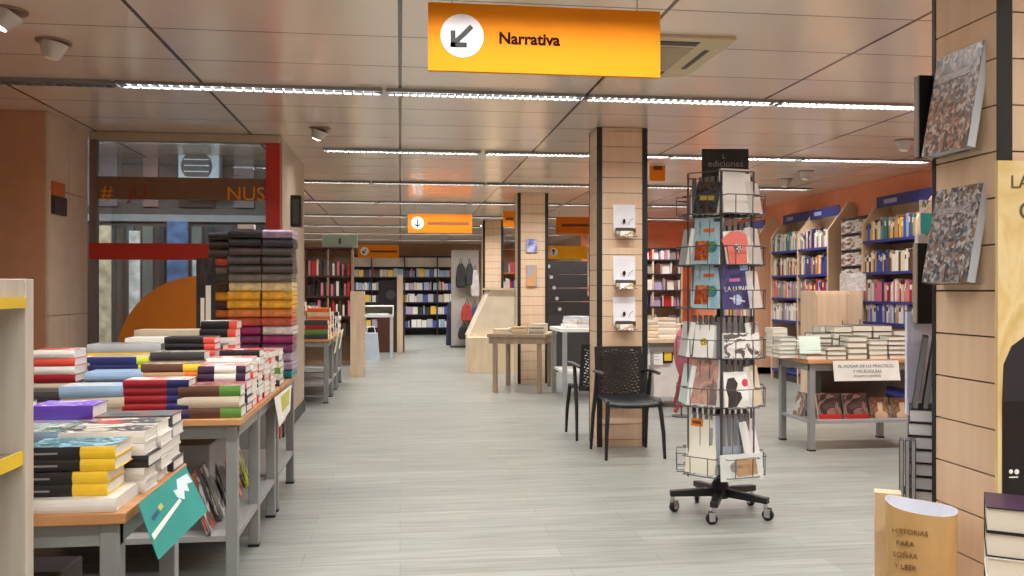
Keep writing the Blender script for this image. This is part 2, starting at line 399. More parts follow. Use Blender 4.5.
def spot(x, y, on, label, az=0, rest=.085):
    r = empty('spotlight', (x, y, CEIL-.0005), az, label=label, cat='spotlight', group='round ceiling spotlights')
    MB().lathe([(.11, -.012), (.11, -.001)], (0, 0, 0), 20).build('mounting_ring', mat((150, 120, 104), .4), r)
    r.scale = (.82, .82, .82)
    T = Matrix.Translation((0, 0, -.015)) @ Matrix.Rotation(radians(28 if on else 10), 4, 'Y')
    MB().lathe([(.048, -.10), (.054, -.095), (.085, -.015), (.09, .0)], (0, 0, 0), 20, 0, T).build('head', mat((196, 192, 188), .4, .1), r)
    MB().lathe([(.040, -.106), (.045, -.101)], (0, 0, 0), 16, 0, T).build('bulb', mat((255, 240, 215), .4, emit=14 if on else 0), r)
def ceilpos(px, py):
    zc = F*(CEIL-CH)/(HY-py); xr = (px-512)*zc/F
    return xr*cos(TH)+zc*sin(TH), -xr*sin(TH)+zc*cos(TH)
for px, py, on, lb, az in ((8, 10, True, 'lit round spotlight on the ceiling above the low oak bookcase', 0.3), (54, 41, False, 'unlit round ceiling spotlight in front of the unlit strip light', 0),
    (320, 128, True, 'small lit spotlight on the ceiling between the shop window and the yellow sign', -.6), (905, 140, False, 'grey round ceiling spotlight beside the slatted column with comic books', 0),
    (806, 171, False, 'grey ceiling spotlight close to the terracotta wall, the nearer of a pair', 0), (785, 179, False, 'grey ceiling spotlight close to the terracotta wall, the farther of a pair', 0),
    (484, 222, True, 'tiny lit spotlight on the ceiling past the small orange hanging sign', 0), (575, 238, True, 'tiny lit spotlight above the dark stepped display board', 0)):
    X, Y = ceilpos(px, py); spot(X, Y, on, lb, az)
# cassette air conditioner
cs = empty('ceiling_cassette', (1.33, 4.86, CEIL), label='cream square air conditioning cassette set in the ceiling behind the Narrativa sign', cat='air conditioner')
CRM = mat((206, 190, 150), .5)
MB().box(-.45, .45, -.41, .41, -.018, -.001).build('panel', CRM, cs, bevel=.004)
MB().box(-.27, .27, -.24, .24, -.022, -.017).build('intake_grille', mat((170, 152, 120), .5), cs)
for (a, b, c, d) in ((-.27, .27, -.35, -.28), (-.27, .27, .28, .35), (-.375, -.345, -.2, .2), (.345, .375, -.2, .2)):
    MB().box(a, b, c, d, -.0215, -.017).build('air_slot', BLACK, cs)

# ------------------------------------------------------------------ hanging signs
def yellow_mat(c=(240, 160, 24)): return mat(c, .6, 0, .15, vary=.03, scale=2)
def arrow(parent, x, z, r, ang, y):
    MB().lathe([(r, -.001), (r, .001)], (0, 0, 0), 28, 0, Matrix.Translation((x, y, z)) @ Matrix.Rotation(pi/2, 4, 'X')).build('arrow_disc', mat((226, 222, 224), .5), parent)
    a = MB(); T = Matrix.Translation((x, y-.003, z)) @ Matrix.Rotation(ang, 4, 'Y')
    q = r*.11
    a.box(-q, q, -.001, .001, -r*.5, r*.62, 0, T)
    for sgn in (1, -1):
        a.box(-q, q, -.0012, .0012, 0, r*.75, 0, T @ Matrix.Translation((0, 0, -r*.6)) @ Matrix.Rotation(sgn*pi/4, 4, 'Y') @ Matrix.Translation((-sgn*q*.0, 0, -q)))
    a.build('arrow', BLACK, parent)
def sign(name, xl, xr, Y, zb, zt, label, words, ang, c=(222, 130, 6), tsize=.07, tx=None, line=None):
    r = empty(name, ((xl+xr)/2, Y, zb), label=label, cat='sign')
    W = xr-xl; H = zt-zb
    b = MB().box(-W/2, W/2, -.012, .012, 0, H).build('panel', yellow_mat(c), r)
    for sx_ in (-1, 1): MB().tube([(sx_*W*.4, 0, H), (sx_*W*.4, 0, CEIL-zb)], .004, 6).build('hanging_rod', CHROME, r)
    if ang is not None: arrow(r, -W/2+H*.5, H*.52, H*.32, ang, -.014)
    if words: text(words, tsize, mat((44, 14, 8), .8, 0, .1), r, (tx if tx is not None else 0, -.0135, H*.5), (pi/2, 0, 0), bold=.0022)
    if line: MB().box(line[0]*W, line[1]*W, -.0145, -.012, H*.42, H*.58).build('lettering', mat((104, 50, 6), .6), r)
    return r
Y = 3.80
sign('hanging_sign', PX(428, Y), PX(659.5, Y), Y, ZY(72, .3, Y), ZY(4.5, .3, Y), 'large yellow hanging sign reading Narrativa with an arrow disc', 'Narrativa', radians(45), tx=-.075, tsize=.071)
def sg(pxa, pxb, py0, py1, Y, lb, ang=None, c=(226, 130, 16), line=(-.2, .45)):
    xa, xb = PX(pxa, Y), PX(pxb, Y)
    return sign('hanging_sign', xa, xb, Y, ZY(py1, (xa+xb)/2, Y), ZY(py0, (xa+xb)/2, Y), lb, None, ang, c, line=line)
sg(408, 472, 214, 233, 13.7, 'orange hanging sign with down arrow disc over the aisle', 0, (186, 98, 8))
sg(358, 399, 245, 258, 20.5, 'far orange hanging sign with slanted arrow over the end bookcases', radians(45))
sg(503, 516, 211, 227, 14.0, 'small orange hanging sign next to the second slatted column', None, line=(-.3, .3))
sg(556, 592, 217, 234, 14.6, 'darker orange hanging sign above the stepped dark board', None, (206, 104, 16), (-.35, .4))
sg(547, 592, 246, 259, 15.6, 'bright yellow hanging sign with a white disc over the stepped dark board', radians(180), (250, 180, 30), None)
sg(650, 665, 155, 181, 9.2, 'small orange hanging sign beside the first slatted column', None, line=(-.3, .3))

# ================================================================== BOOKS
CN = {'black': (24, 23, 26), 'red': (190, 32, 36), 'crimson': (150, 26, 36), 'navy': (34, 38, 92), 'white': (232, 228, 220), 'cream': (224, 210, 178), 'grey': (140, 138, 136), 'brown': (92, 60, 44), 'orange': (226, 110, 40), 'yellow': (240, 196, 48), 'teal': (40, 130, 136), 'blue': (52, 78, 160), 'purple': (96, 62, 170), 'green': (92, 140, 60), 'pink': (216, 120, 140), 'lilac': (176, 160, 196), 'pale blue': (150, 176, 204), 'tan': (186, 150, 108), 'dark grey': (64, 62, 64), 'lime': (206, 214, 50), 'plum': (60, 36, 62), 'silver': (176, 178, 182), 'rust': (160, 74, 40), 'coral': (226, 84, 66), 'beige': (204, 188, 162)}
def cm(n): return mat(CN[n], .38, vary=.05, scale=20)
def book_mesh(h, w_, t, segs, top, rounded=True, hard=True):
    """lying flat, centred in x on 0, spine at y=0, pages to +y; segs [(share, material)]"""
    b = .0028 if hard else .0012
    ov = .003 if hard else 0
    mats = [m for _, m in segs]+[top]
    mb = MB(); x = -h/2
    prof_o = [(w_, 0), (.006, 0)]; prof_i = [(w_, b), (.006, b)]
    bul = .004 if rounded else .0
    for k in range(5):
        a = k/4; prof_o.append((.004-bul*sin(pi*a)-.003, t*a)); prof_i.append((.006-bul*sin(pi*a), b+(t-2*b)*a))
    prof_o += [(.006, t), (w_, t)]; prof_i += [(.006, t-b), (w_, t-b)]
    n = len(prof_o)
    for si, (sh, _) in enumerate(segs):
        x1 = x+h*sh
        vs = [(x, y, z) for y, z in prof_o]+[(x1, y, z) for y, z in prof_o]+[(x, y, z) for y, z in prof_i]+[(x1, y, z) for y, z in prof_i]
        for i in range(n-1):
            m = len(segs) if (i == n-2) else si
            mb.add([vs[i], vs[i+1], vs[i+1+n], vs[i+n]], [(0, 1, 2, 3)], m, 0 < i < n-2)
            mb.add([vs[2*n+i], vs[2*n+i+1], vs[3*n+i+1], vs[3*n+i]], [(3, 2, 1, 0)], si)
            mb.add([vs[i], vs[i+1], vs[2*n+i+1], vs[2*n+i]], [(3, 2, 1, 0)], si); mb.add([vs[n+i], vs[n+i+1], vs[3*n+i+1], vs[3*n+i]], [(0, 1, 2, 3)], si)
        for i in (0, n-1): mb.add([vs[i], vs[i+n], vs[3*n+i], vs[2*n+i]], [(0, 1, 2, 3) if i else (3, 2, 1, 0)], si)
        x = x1
    pg = MB().box(-h/2+ov, h/2-ov, .006, w_-ov-.001, b*.9, t-b*.9)
    return mb, mats, pg
def book(loc, h, w_, t, segs, label, group, rz=0., top=None, pages=PAGES, hard=True, marks=None, band=None, rounded=True):
    r = empty('book', loc, rz, label=label, cat='book', group=group)
    sm = [(s, cm(c) if isinstance(c, str) else c) for s, c in segs]
    mb, mats, pg = book_mesh(h, w_, t, sm, top or sm[0][1], rounded, hard)
    mb.build('cover', mats, r); pg.build('pages', pages, r)
    if marks:   # printed line on the spine
        x0, x1, c = marks
        MB().box(h*x0, h*x1, -.0042, -.003, t*.42, t*.58).build('spine_print', mat(CN[c], .5), r)
    return r
LOOK = {'solid': lambda c: '%s' % c}
def segname(segs):
    cs = [c for _, c in segs]
    if len(cs) == 1: return cs[0]+' book'
    if len(cs) == 2: return '%s book with %s spine end' % (cs[0], cs[1])
    return '%s book with %s and %s spine' % (cs[0], cs[1], cs[2])
ORD = ['topmost', 'second', 'third', 'fourth', 'fifth', 'sixth', 'seventh', 'eighth', 'ninth', 'tenth', 'eleventh', 'twelfth', 'thirteenth', 'fourteenth', 'fifteenth', 'sixteenth', 'seventeenth', 'eighteenth']
def pos(i, n):
    if n == 1: return 'alone'
    if i == n-1: return 'topmost'
    if i == 0: return 'lowest'
    return ORD[n-1-i]+' down'
def stack(cx, y0, z, ztop, h, w_, recipe, desc, rz=0., jit=.006, tops=None, hard=True, t=None, marks=None, pages=PAGES):
    """pile of flat books, recipe = list of segs from the bottom up, cycled"""
    n = max(1, round((ztop-z)/(t or .035))); th = (ztop-z)/n
    if th < .008: n = 1; th = .02
    rnd = random.Random(int(cx*1000)*7+int(y0*1000))
    for i in range(n):
        sg_ = recipe[(i-n) % len(recipe)]
        jx, jy = rnd.uniform(-jit, jit), rnd.uniform(-jit, jit)*.7
        lb = '%s, %s %s' % (segname(sg_), pos(i, n) if n > 1 else 'lying', ('in ' if n > 1 else 'as ')+desc)
        tp = None
        if tops and i == n-1: tp = tops
        book((cx+jx, y0+jy, z+i*th+.0005), h, w_, th-.001, sg_, lb, 'books in '+desc, rz+rnd.uniform(-.02, .02), tp, pages, hard, marks)
S = lambda *c: [(1/len(c), k) for k in c] if not isinstance(c[0], tuple) else list(c)

# ------------------------------------------------------------------ tables
def table(x0, x1, y0, y1, top, label, group, legys, shelf=.22, leg=.05, twood=TABLEWOOD, back=True, thick=.028, name='display_table', inset=.02, bottom=True):
    r = empty(name, ((x0+x1)/2, (y0+y1)/2, 0), label=label, cat='table', group=group)
    X0, X1, Y0, Y1 = x0-(x0+x1)/2, x1-(x0+x1)/2, y0-(y0+y1)/2, y1-(y0+y1)/2
    MB().box(X0, X1, Y0, Y1, top-thick, top).build('tabletop', twood, r, bevel=.003)
    MB().box(X0+inset, X1-inset, Y0+inset+.005, Y0+inset+.03, top-thick-.06, top-thick).box(X0+inset, X1-inset, Y1-inset-.03, Y1-inset-.005, top-thick-.06, top-thick).box(X0+inset+.005, X0+inset+.03, Y0+inset+.03, Y1-inset-.03, top-thick-.06, top-thick).box(X1-inset-.03, X1-inset-.005, Y0+inset+.03, Y1-inset-.03, top-thick-.06, top-thick).build('apron', GREYMETAL, r)
    for ly in legys:
        for lx in (X0+inset, X1-inset-leg):
            yy = ly-(y0+y1)/2
            g = MB().box(lx, lx+leg, yy, yy+leg, .012, top-thick-.001).build('leg', GREYMETAL, r, bevel=.004)
            MB().box(lx-.002, lx+leg+.002, yy-.002, yy+leg+.002, 0, .014).build('foot', BLACK, g)
    if shelf and bottom:
        MB().box(X0+inset+.004, X1-inset-.004, Y0+inset+.004, Y1-inset-.004, shelf-.025, shelf).build('lower_shelf', mat((146, 146, 144), .5), r)
    return r
TX = -.69; TT = .735
table(-1.89, TX, 2.31, 2.95, TT, 'grey-legged wooden book table beside the low oak bookcase', 'wooden display tables with grey steel legs', (2.33, 2.88))
table(-1.89, TX, 3.93, 5.19, TT, 'long wooden book table carrying the red and navy books', 'wooden display tables with grey steel legs', (3.95, 4.53, 5.10))
table(-1.89, TX, 5.21, 6.06, TT, 'wooden table carrying the tower of coloured packs', 'wooden display tables with grey steel legs', (5.23, 5.98))

# pixel-driven pile: left/right photo columns, top photo row, at depth Y
def pile(pxa, pxb, ytop, Y, recipe, desc, w_=.15, tops=None, t=None, z=TT, hard=True, marks=None, jit=.006, pages=PAGES, rz=0., endx=None):
    xa, xb = PX(pxa, Y), PX(pxb, Y)
    if endx is not None: xb = endx; xa = endx-(PX(pxb, Y)-PX(pxa, Y))
    cx = (xa+xb)/2
    stack(cx, Y, z, ZY(ytop, cx, Y), xb-xa, w_, recipe, desc, rz, jit, tops, hard, t, marks, pages)
BY = [(.62, 'black'), (.38, 'yellow')]
ARTB = art([(40, 90, 110), (150, 196, 220), (70, 120, 150), (46, 100, 70), (170, 200, 210)], 4, 'noise')
# nearest table
X2 = PX(112, 2.36)
book((X2-.10, 2.325, TT+.0005), .24, .19, .034, [(1., 'white')], 'large white book lying under the black and yellow books', None, 0., None, PAGES, False)
zt = ZY(447, X2-.1, 2.36)
n = 4; th = (zt-TT-.035)/4
for i in range(4):
    sh = -.022 if i < 2 else .0
    book((X2-.105+sh*.8, 2.36+(.0 if i >= 2 else -.004), TT+.0355+i*th), .225, .15, th-.001, BY, 'thick black book with yellow spine end, %s in its pile of four' % pos(i, 4), 'black and yellow books at the table front', 0., ARTB, PAGES, True, (-.47, -.12, 'grey'))
D1 = 'white-paged pile %s black and yellow books'
WP = [[(1., 'white')], [(1., 'silver')], [(1., 'black')], [(1., 'white')]]
pile(40, 136, 432, 2.535, [S('white'), S('white'), S('black'), S('white'), S('white')], 'the pile directly behind the black and yellow books', .125, art([(200, 190, 170), (60, 60, 70), (224, 214, 190)], 3), .034, endx=TX-.012)
pile(70, 162, 424, 2.67, [S('white'), S('silver'), S('white'), S('white')], 'the second pile behind the black and yellow books', .13, art([(190, 70, 60), (40, 60, 70), (210, 190, 170)], 3), .034, endx=TX-.012)
pile(100, 192, 416, 2.815, [S('white'), S('white'), S('silver'), S('dark grey')], 'the pile next to the teal leaflet', .13, art([(50, 80, 84), (80, 100, 100), (160, 60, 50)], 3), .034, endx=TX-.012)
XL = PX(112, 2.36)-.24
pile(0, 60, 432, 2.52, [S('teal'), S('green'), S('pale blue')], 'the pile with a pale green art cover', .16, art([(90, 130, 140), (220, 210, 170), (60, 110, 100), (150, 190, 210)], 3), .032, endx=-.93)
pile(30, 100, 432, 2.70, [S('pale blue'), S('cream'), S('blue')], 'the pile between the art cover and the purple book', .13, art([(180, 200, 210), (226, 216, 160), (60, 90, 140)], 3), .03, endx=-.925)
pile(55, 118, 406, 2.79, [S('lilac'), S('grey'), S('lilac'), S('purple')], 'the pile topped by a purple book', .14, art([(150, 130, 200), (110, 70, 200), (200, 190, 220)], 3), .04, endx=-.925)
pile(5, 62, 405, 2.78, [S('dark grey'), S('white'), S('black')], 'the pile topped by a black book near the oak bookcase', .15, None, .035, endx=-1.13)
# teal leaflet hanging off the corner of the nearest table
lf = empty('leaflet', (TX+.012, 2.69, TT+.02), label='teal leaflet with a white figure hanging off the wooden table edge', cat='leaflet')
def P3(px, py, X):   # point on the plane x = X seen at that pixel
    k = (px-512)/F; Y_ = X*(cos(TH)-k*sin(TH))/(sin(TH)+k*cos(TH)); return Vector((X, Y_, ZY(py, X, Y_)))
def Ppl(px, py, a, b, c):
    nn = (b-a).cross(c-a); zc = 1.0; xr = (px-512)/F
    d = Vector((xr*cos(TH)+sin(TH), -xr*sin(TH)+cos(TH), -(py-HY)/F)); o = Vector((0, 0, CH))
    return o+d*((a-o).dot(nn)/d.dot(nn))
q = [P3(138, 504, TX+.03), P3(185, 466, TX+.02), None, P3(158, 560, TX+.09)]
q[2] = Ppl(207, 511, q[0], q[1], q[3])
org = Vector(lf.location)
def quad_slab(q, th, org):
    n_ = (q[1]-q[0]).cross(q[3]-q[0]).normalized()*th
    v = [p_-org for p_ in q]+[p_-org-n_ for p_ in q]
    return MB().add(v, [(0, 1, 2, 3), (7, 6, 5, 4), (0, 4, 5, 1), (1, 5, 6, 2), (2, 6, 7, 3), (3, 7, 4, 0)])
quad_slab(q, .002, org).build('sheet', TEAL, lf)
def bil(q, u, v): return q[0]*(1-u)*(1-v)+q[1]*u*(1-v)+q[2]*u*v+q[3]*(1-u)*v
def decal(q, us, org, name, m, lift=.0016):
    n_ = (q[1]-q[0]).cross(q[3]-q[0]).normalized()*lift
    pts_ = [bil(q, u, v)-org for u, v in us]
    a = [p_+n_ for p_ in pts_]; b_ = [p_+n_*.2 for p_ in pts_]; k = len(a)
    return MB().add(a+b_, [tuple(range(k))]+[tuple(range(2*k-1, k-1, -1))]+[(i, i+k, (i+1) % k+k, (i+1) % k) for i in range(k)])
flip = (q[1]-q[0]).cross(q[3]-q[0]).dot(Vector((0, 0, CH))-q[0]) < 0
L_ = -.003 if flip else .0016
decal(q, [(.02, .58), (.62, .42), (.64, .48), (.03, .68)], org, 'white_stripe', WHITE, L_).build('white_stripe', WHITE, lf)
decal(q, [(.60, .38), (.58, .22), (.66, .26), (.72, .10), (.95, .14), (.97, .34), (.86, .30), (.84, .44), (.76, .36), (.70, .50)], org, 'white_figure', WHITE, L_).build('white_figure', mat((214, 230, 236), .5), lf)
decal(q, [(.10, .34), (.22, .30), (.24, .37), (.12, .42)], org, 'logo', NAVY, L_).build('logo', mat((24, 84, 120), .5), lf)
decal(q, [(.24, .27), (.31, .25), (.33, .33), (.26, .36)], org, 'logo_mark', YELLOW, L_).build('logo_mark', mat((196, 190, 110), .5), lf)

# long table
GB = [(.66, 'brown'), (.34, 'green')]; RN = [(.66, 'crimson'), (.34, 'navy')]; BR = [(.78, 'black'), (.22, 'coral')]
NL = [(.8, 'navy'), (.2, 'lime')]; PW = [(.35, 'plum'), (.45, 'white'), (.2, 'plum')]
pile(188, 250, 386, 3.955, [GB, S('beige'), GB], 'the pile at the long table corner', .14, art([(150, 90, 66), (96, 50, 36), (216, 190, 170)], 2.5), .045, endx=TX-.01)
pile(122, 188, 380, 3.955, [RN, RN, RN, RN], 'the red and navy pile', .15, art([(236, 226, 222), (226, 200, 196), (206, 40, 40), (240, 236, 232)], 2.2), .037, marks=(-.4, .1, 'crimson'))
pile(60, 124, 386, 3.955, [S('beige'), S('grey'), S('beige'), S('pale blue')], 'the pale pile beside the red and navy books', .16, art([(150, 180, 204), (190, 196, 200), (226, 222, 214)], 2), .045, pages=PAGES2)
pile(0, 60, 392, 3.96, [S('white'), S('silver'), S('lilac'), S('dark grey')], 'the pale pile hugging the oak bookcase end', .15, None, .04)
pile(33, 74, 350, 4.14, [S('white'), S('beige'), S('crimson'), S('white'), S('coral'), S('white')], 'the white and red pile by the oak bookcase', .16, art([(236, 226, 220), (200, 70, 70), (230, 220, 214)], 2), .036)
pile(84, 142, 372, 4.14, [S('silver'), S('grey'), S('pale blue')], 'the grey pile under the navy books', .16, None, .04)
pile(142, 202, 364, 4.14, [S('brown'), S('tan'), [(.7, 'tan'), (.3, 'orange')], [(.7, 'brown'), (.3, 'yellow')]], 'the brown and yellow pile', .15, art([(120, 90, 70), (206, 200, 190), (70, 60, 50), (200, 170, 60)], 3), .04)
pile(202, 250, 366, 4.13, [PW, S('pink'), PW, PW], 'the plum and white pile', .15, art([(226, 200, 206), (190, 60, 90), (240, 230, 226)], 3), .035, endx=TX-.012)
pile(57, 90, 358, 4.32, [S('cream'), S('white'), [(.75, 'coral'), (.25, 'orange')], [(.75, 'coral'), (.25, 'orange')], S('white')], 'the coral and orange pile', .15, None, .04)
pile(88, 150, 357, 4.32, [S('grey'), NL, S('navy'), NL, NL], 'the navy and lime pile', .16, art([(210, 206, 196), (150, 150, 156), (200, 170, 60)], 2), .035)
pile(150, 204, 352, 4.32, [S('brown'), S('rust'), S('tan'), S('dark grey')], 'the dark pile in front of the black and coral books', .14, art([(96, 90, 84), (190, 186, 180), (60, 56, 54), (190, 180, 80)], 4), .04)
pile(206, 252, 358, 4.31, [S('white'), S('coral'), S('white'), S('white')], 'the white and coral pile at the aisle edge', .15, art([(240, 236, 230), (216, 70, 60), (226, 220, 216)], 3), .035, endx=TX-.012)
pile(88, 162, 344, 4.50, [S('grey'), S('silver'), S('white'), S('silver'), S('yellow'), S('silver')], 'the silver pile behind the navy books', .17, art([(190, 186, 176), (140, 140, 140), (210, 200, 150)], 2), .04)
pile(164, 214, 337, 4.50, [S('dark grey'), S('brown'), S('black'), BR, BR, BR, BR], 'the black and coral pile', .15, None, .034)
pile(222, 262, 350, 4.48, [S('white'), S('coral'), S('white'), S('black')], 'the white pile behind the plum books', .16, art([(236, 230, 226), (210, 60, 50), (40, 40, 44)], 3), .04, endx=TX-.012)
pile(124, 170, 338, 4.70, [S('white'), S('silver'), S('white')], 'the white pile behind the silver books', .17, None, .05)
pile(172, 222, 345, 4.70, [S('grey'), S('cream'), S('dark grey')], 'the grey pile behind the black and coral books', .16, None, .045)
pile(226, 270, 352, 4.68, [S('white'), S('red'), S('white')], 'the white pile with one red book', .17, art([(240, 236, 230), (200, 40, 40), (50, 50, 50)], 3), .03, endx=TX-.012)
pile(134, 200, 330, 4.92, [S('white'), S('cream'), S('white'), S('beige')], 'the cream pile in front of the orange board', .17, None, .055)
pile(200, 236, 321, 4.92, [S('dark grey'), S('white'), S('black'), BR, S('white'), BR, BR], 'the black-and-coral pile before the tower', .16, art([(30, 30, 32), (220, 216, 210), (40, 40, 42)], 2), .042)
pile(238, 285, 352, 4.92, [S('white'), S('coral'), S('white')], 'the white pile above the hanging notice', .17, art([(236, 232, 226), (206, 46, 44), (60, 60, 64)], 3), .03, endx=TX-.012)
pile(206, 240, 352, 5.24, [S('grey'), S('white'), S('crimson')], 'the low pile below the coloured tower', .17, None, .04)
pile(244, 290, 350, 5.24, [S('green'), S('beige'), S('dark grey'), S('white')], 'the pile with a mottled cover at the tower foot', .2, art([(90, 84, 80), (160, 60, 54), (200, 196, 186), (50, 50, 54)], 4), .035, endx=TX-.012)
pile(150, 202, 334, 5.24, [S('white'), S('beige'), S('cream')], 'the pale pile beside the black upright book', .17, None, .05)
# white notice with yellow square hanging on the long table edge
nt = empty('notice', (TX+.004, 5.0, TT), label='white notice with a yellow-green square hanging on the long table edge', cat='notice')
q2 = [P3(274, 398, TX+.012), P3(291, 385, TX+.012), None, P3(279, 427, TX+.03)]
q2[2] = Ppl(290, 410, q2[0], q2[1], q2[3])
fl2 = (q2[1]-q2[0]).cross(q2[3]-q2[0]).dot(Vector((0, 0, CH))-q2[0]) < 0
quad_slab(q2, .002, Vector(nt.location)).build('sheet', WHITE, nt)
decal(q2, [(.32, .12), (.86, .10), (.84, .68), (.3, .66)], Vector(nt.location), 's', YELLOW, -.004 if fl2 else .002).build('yellow_square', mat((196, 198, 90), .5), nt)
# magazines leaning on the long table's lower shelf, facing the aisle
MAGA = [((216, 214, 210), (60, 60, 64), (190, 60, 50)), ((120, 116, 112), (40, 40, 42), (200, 198, 194)), ((70, 70, 72), (30, 30, 32), (150, 150, 150)), ((206, 204, 200), (226, 80, 60), (70, 70, 80)), ((90, 92, 96), (200, 210, 60), (40, 40, 44))]
MN = ['white and red', 'grey', 'black', 'pale and coral', 'dark and lime']
for i in range(5):
    yy = 4.05+i*.24
    T_ = MB().box(-.1, .1, -.008, .008, 0, .27)
    o = T_.build('magazine', art(list(MAGA[i]), 3), None, (TX-.15, yy, .222), (radians(-19), 0, pi/2+.1))
    tag(o, '%s magazine leaning on the lower shelf of the long book table' % MN[i], 'magazine', 'magazines under the long table')
# boxes in the shade under the tables
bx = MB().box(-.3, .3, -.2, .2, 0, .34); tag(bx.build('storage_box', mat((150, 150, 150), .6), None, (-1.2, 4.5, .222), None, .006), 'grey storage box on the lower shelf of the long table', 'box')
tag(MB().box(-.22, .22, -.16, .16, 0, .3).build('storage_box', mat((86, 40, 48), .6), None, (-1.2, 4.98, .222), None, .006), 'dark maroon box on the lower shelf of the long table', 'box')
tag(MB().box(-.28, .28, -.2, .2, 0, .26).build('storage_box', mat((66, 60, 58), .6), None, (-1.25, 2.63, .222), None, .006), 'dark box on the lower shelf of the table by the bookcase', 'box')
pk = MB().box(-.11, .11, -.012, .012, 0, .25); tag(pk.build('magazine', art([(176, 90, 50), (200, 180, 150), (120, 60, 40)], 3), None, (-.9, 2.42, .222), (radians(-15), 0, .3)), 'orange-brown magazine leaning on the lower shelf under the white-paged books', 'magazine')

# tower of coloured packs
TC = ['teal', 'lilac', 'lilac', 'plum', 'plum', 'crimson', 'coral', 'orange', 'yellow', 'yellow', 'cream', 'grey', 'dark grey', 'dark grey', 'brown', 'black', 'black']
TC2 = ['teal', 'lilac', 'lilac', 'plum', 'crimson', 'white', 'coral', 'orange', 'yellow', 'yellow', 'cream', 'grey', 'dark grey', 'dark grey', 'dark grey', 'navy', 'lilac']
CN['gold'] = (236, 176, 50)
PACKC = {'teal': (20, 120, 130), 'lilac': (170, 150, 180), 'plum': (120, 50, 96), 'crimson': (150, 40, 100), 'white': (220, 214, 210), 'coral': (190, 80, 60), 'orange': (216, 130, 60), 'yellow': (236, 176, 40), 'cream': (226, 206, 150), 'grey': (110, 104, 92), 'dark grey': (78, 72, 70), 'brown': (84, 66, 62), 'black': (34, 32, 34), 'navy': (40, 42, 62)}
def pack(x, y, z, wx, wy, t, c, label, rz=0):
    r = empty('fabric_pack', (x, y, z), rz, label=label, cat='fabric pack', group='coloured packs in the tall tower')
    # soft folded bundle: rounded front edge
    mb = MB(); seg = 6; pr = []
    for k in range(seg+1):
        a = -pi/2+pi*k/seg; pr.append((-wy/2+t*.35-cos(a)*t*.35, t/2+sin(a)*t*.5))
    pr += [(wy/2, t), (wy/2, 0)]
    mb.prism([(a, b) for a, b in pr], -wx/2, wx/2, 'yz')
    mb.build('folded_fabric', mat(PACKC[c], .28, vary=.22, scale=26), r)
    MB().box(-wx/2-.001, wx/2+.001, -wy/2+t*.3, wy/2, t*.44, t*.54).build('fold_line', mat(tuple(int(v*.6) for v in PACKC[c]), .5), r)
Y = 5.66; zt = ZY(229, -.9, Y); n = 17; th = (zt-TT)/n
xR = PX(293, Y); xM = PX(261, Y); xL = PX(227, Y); xLL = PX(212, Y)
for i in range(n):
    pack((xM+xR)/2+random.uniform(-.006, .006), Y+.14, TT+i*th+.0005, (xR-xM)-.012, .26, th-.004, TC2[i], '%s pack, %s from the bottom in the aisle-side column of the tower' % (TC2[i], ordn[i]), random.uniform(-.02, .02))
    pack((xL+xM)/2+random.uniform(-.006, .006), Y+.14, TT+i*th+.0005, (xM-xL)-.012, .26, th-.004, TC[i], '%s pack, %s from the bottom in the middle column of the tower' % (TC[i], ordn[i]), random.uniform(-.02, .02))
TC3 = ['brown', 'plum', 'plum', 'crimson', 'brown', 'coral', 'brown', 'orange', 'brown', 'yellow', 'brown', 'dark grey', 'grey', 'coral', 'dark grey', 'black', 'black']
for i in range(n):
    pack(xL-.07, Y+.18, TT+i*th*.985+.0005, .12, .20, th-.004, TC3[i], '%s pack, %s from the bottom in the window-side column of the tower' % (TC3[i], ordn[i]), random.uniform(-.02, .02))
tl = MB().box(-.05, .05, -.03, .03, 0, .03); tag(tl.build('price_tag', WHITE, None, (PX(246, 5.7), 5.72, TT+n*th+.001)), 'small white tag lying on top of the coloured tower', 'tag')
bk = empty('book', (PX(205, 5.5), 5.52, TT), .12, label='black book standing upright with white figures beside the coloured tower', cat='book')
zz = ZY(258, -1.2, 5.5)-TT
MB().box(-.055, .055, 0, .02, 0, zz).build('cover', art([(34, 30, 32), (44, 38, 40), (30, 28, 30), (60, 52, 50)], 3), bk)
MB().box(-.03, -.008, -.002, 0, zz*.45, zz*.68).box(.0, .03, -.002, 0, zz*.42, zz*.78).build('white_figures', WHITE, bk)
MB().box(-.055, -.05, .002, .018, .003, zz-.002).build('pages', PAGES, bk)

# low oak bookcase at the camera's side
bc = empty('low_bookcase', (-.873, 2.22, 0), label='low grey oak bookcase with yellow price strips beside the book tables', cat='bookcase')
BCZ = ZY(279, -.873, 2.2)
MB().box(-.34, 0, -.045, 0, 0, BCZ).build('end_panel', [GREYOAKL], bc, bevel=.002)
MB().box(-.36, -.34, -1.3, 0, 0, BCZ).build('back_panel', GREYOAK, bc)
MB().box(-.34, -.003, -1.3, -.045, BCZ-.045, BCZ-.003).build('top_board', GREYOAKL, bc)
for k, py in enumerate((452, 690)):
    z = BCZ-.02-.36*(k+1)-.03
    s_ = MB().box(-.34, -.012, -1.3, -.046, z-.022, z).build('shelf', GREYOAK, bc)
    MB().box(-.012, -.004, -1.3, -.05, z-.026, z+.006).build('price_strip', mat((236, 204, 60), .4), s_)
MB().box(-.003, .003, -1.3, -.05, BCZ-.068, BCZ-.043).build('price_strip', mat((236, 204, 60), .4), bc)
MB().box(-.34, -.002, -1.345, -1.3, 0, BCZ).build('end_panel', GREYOAKL, bc)

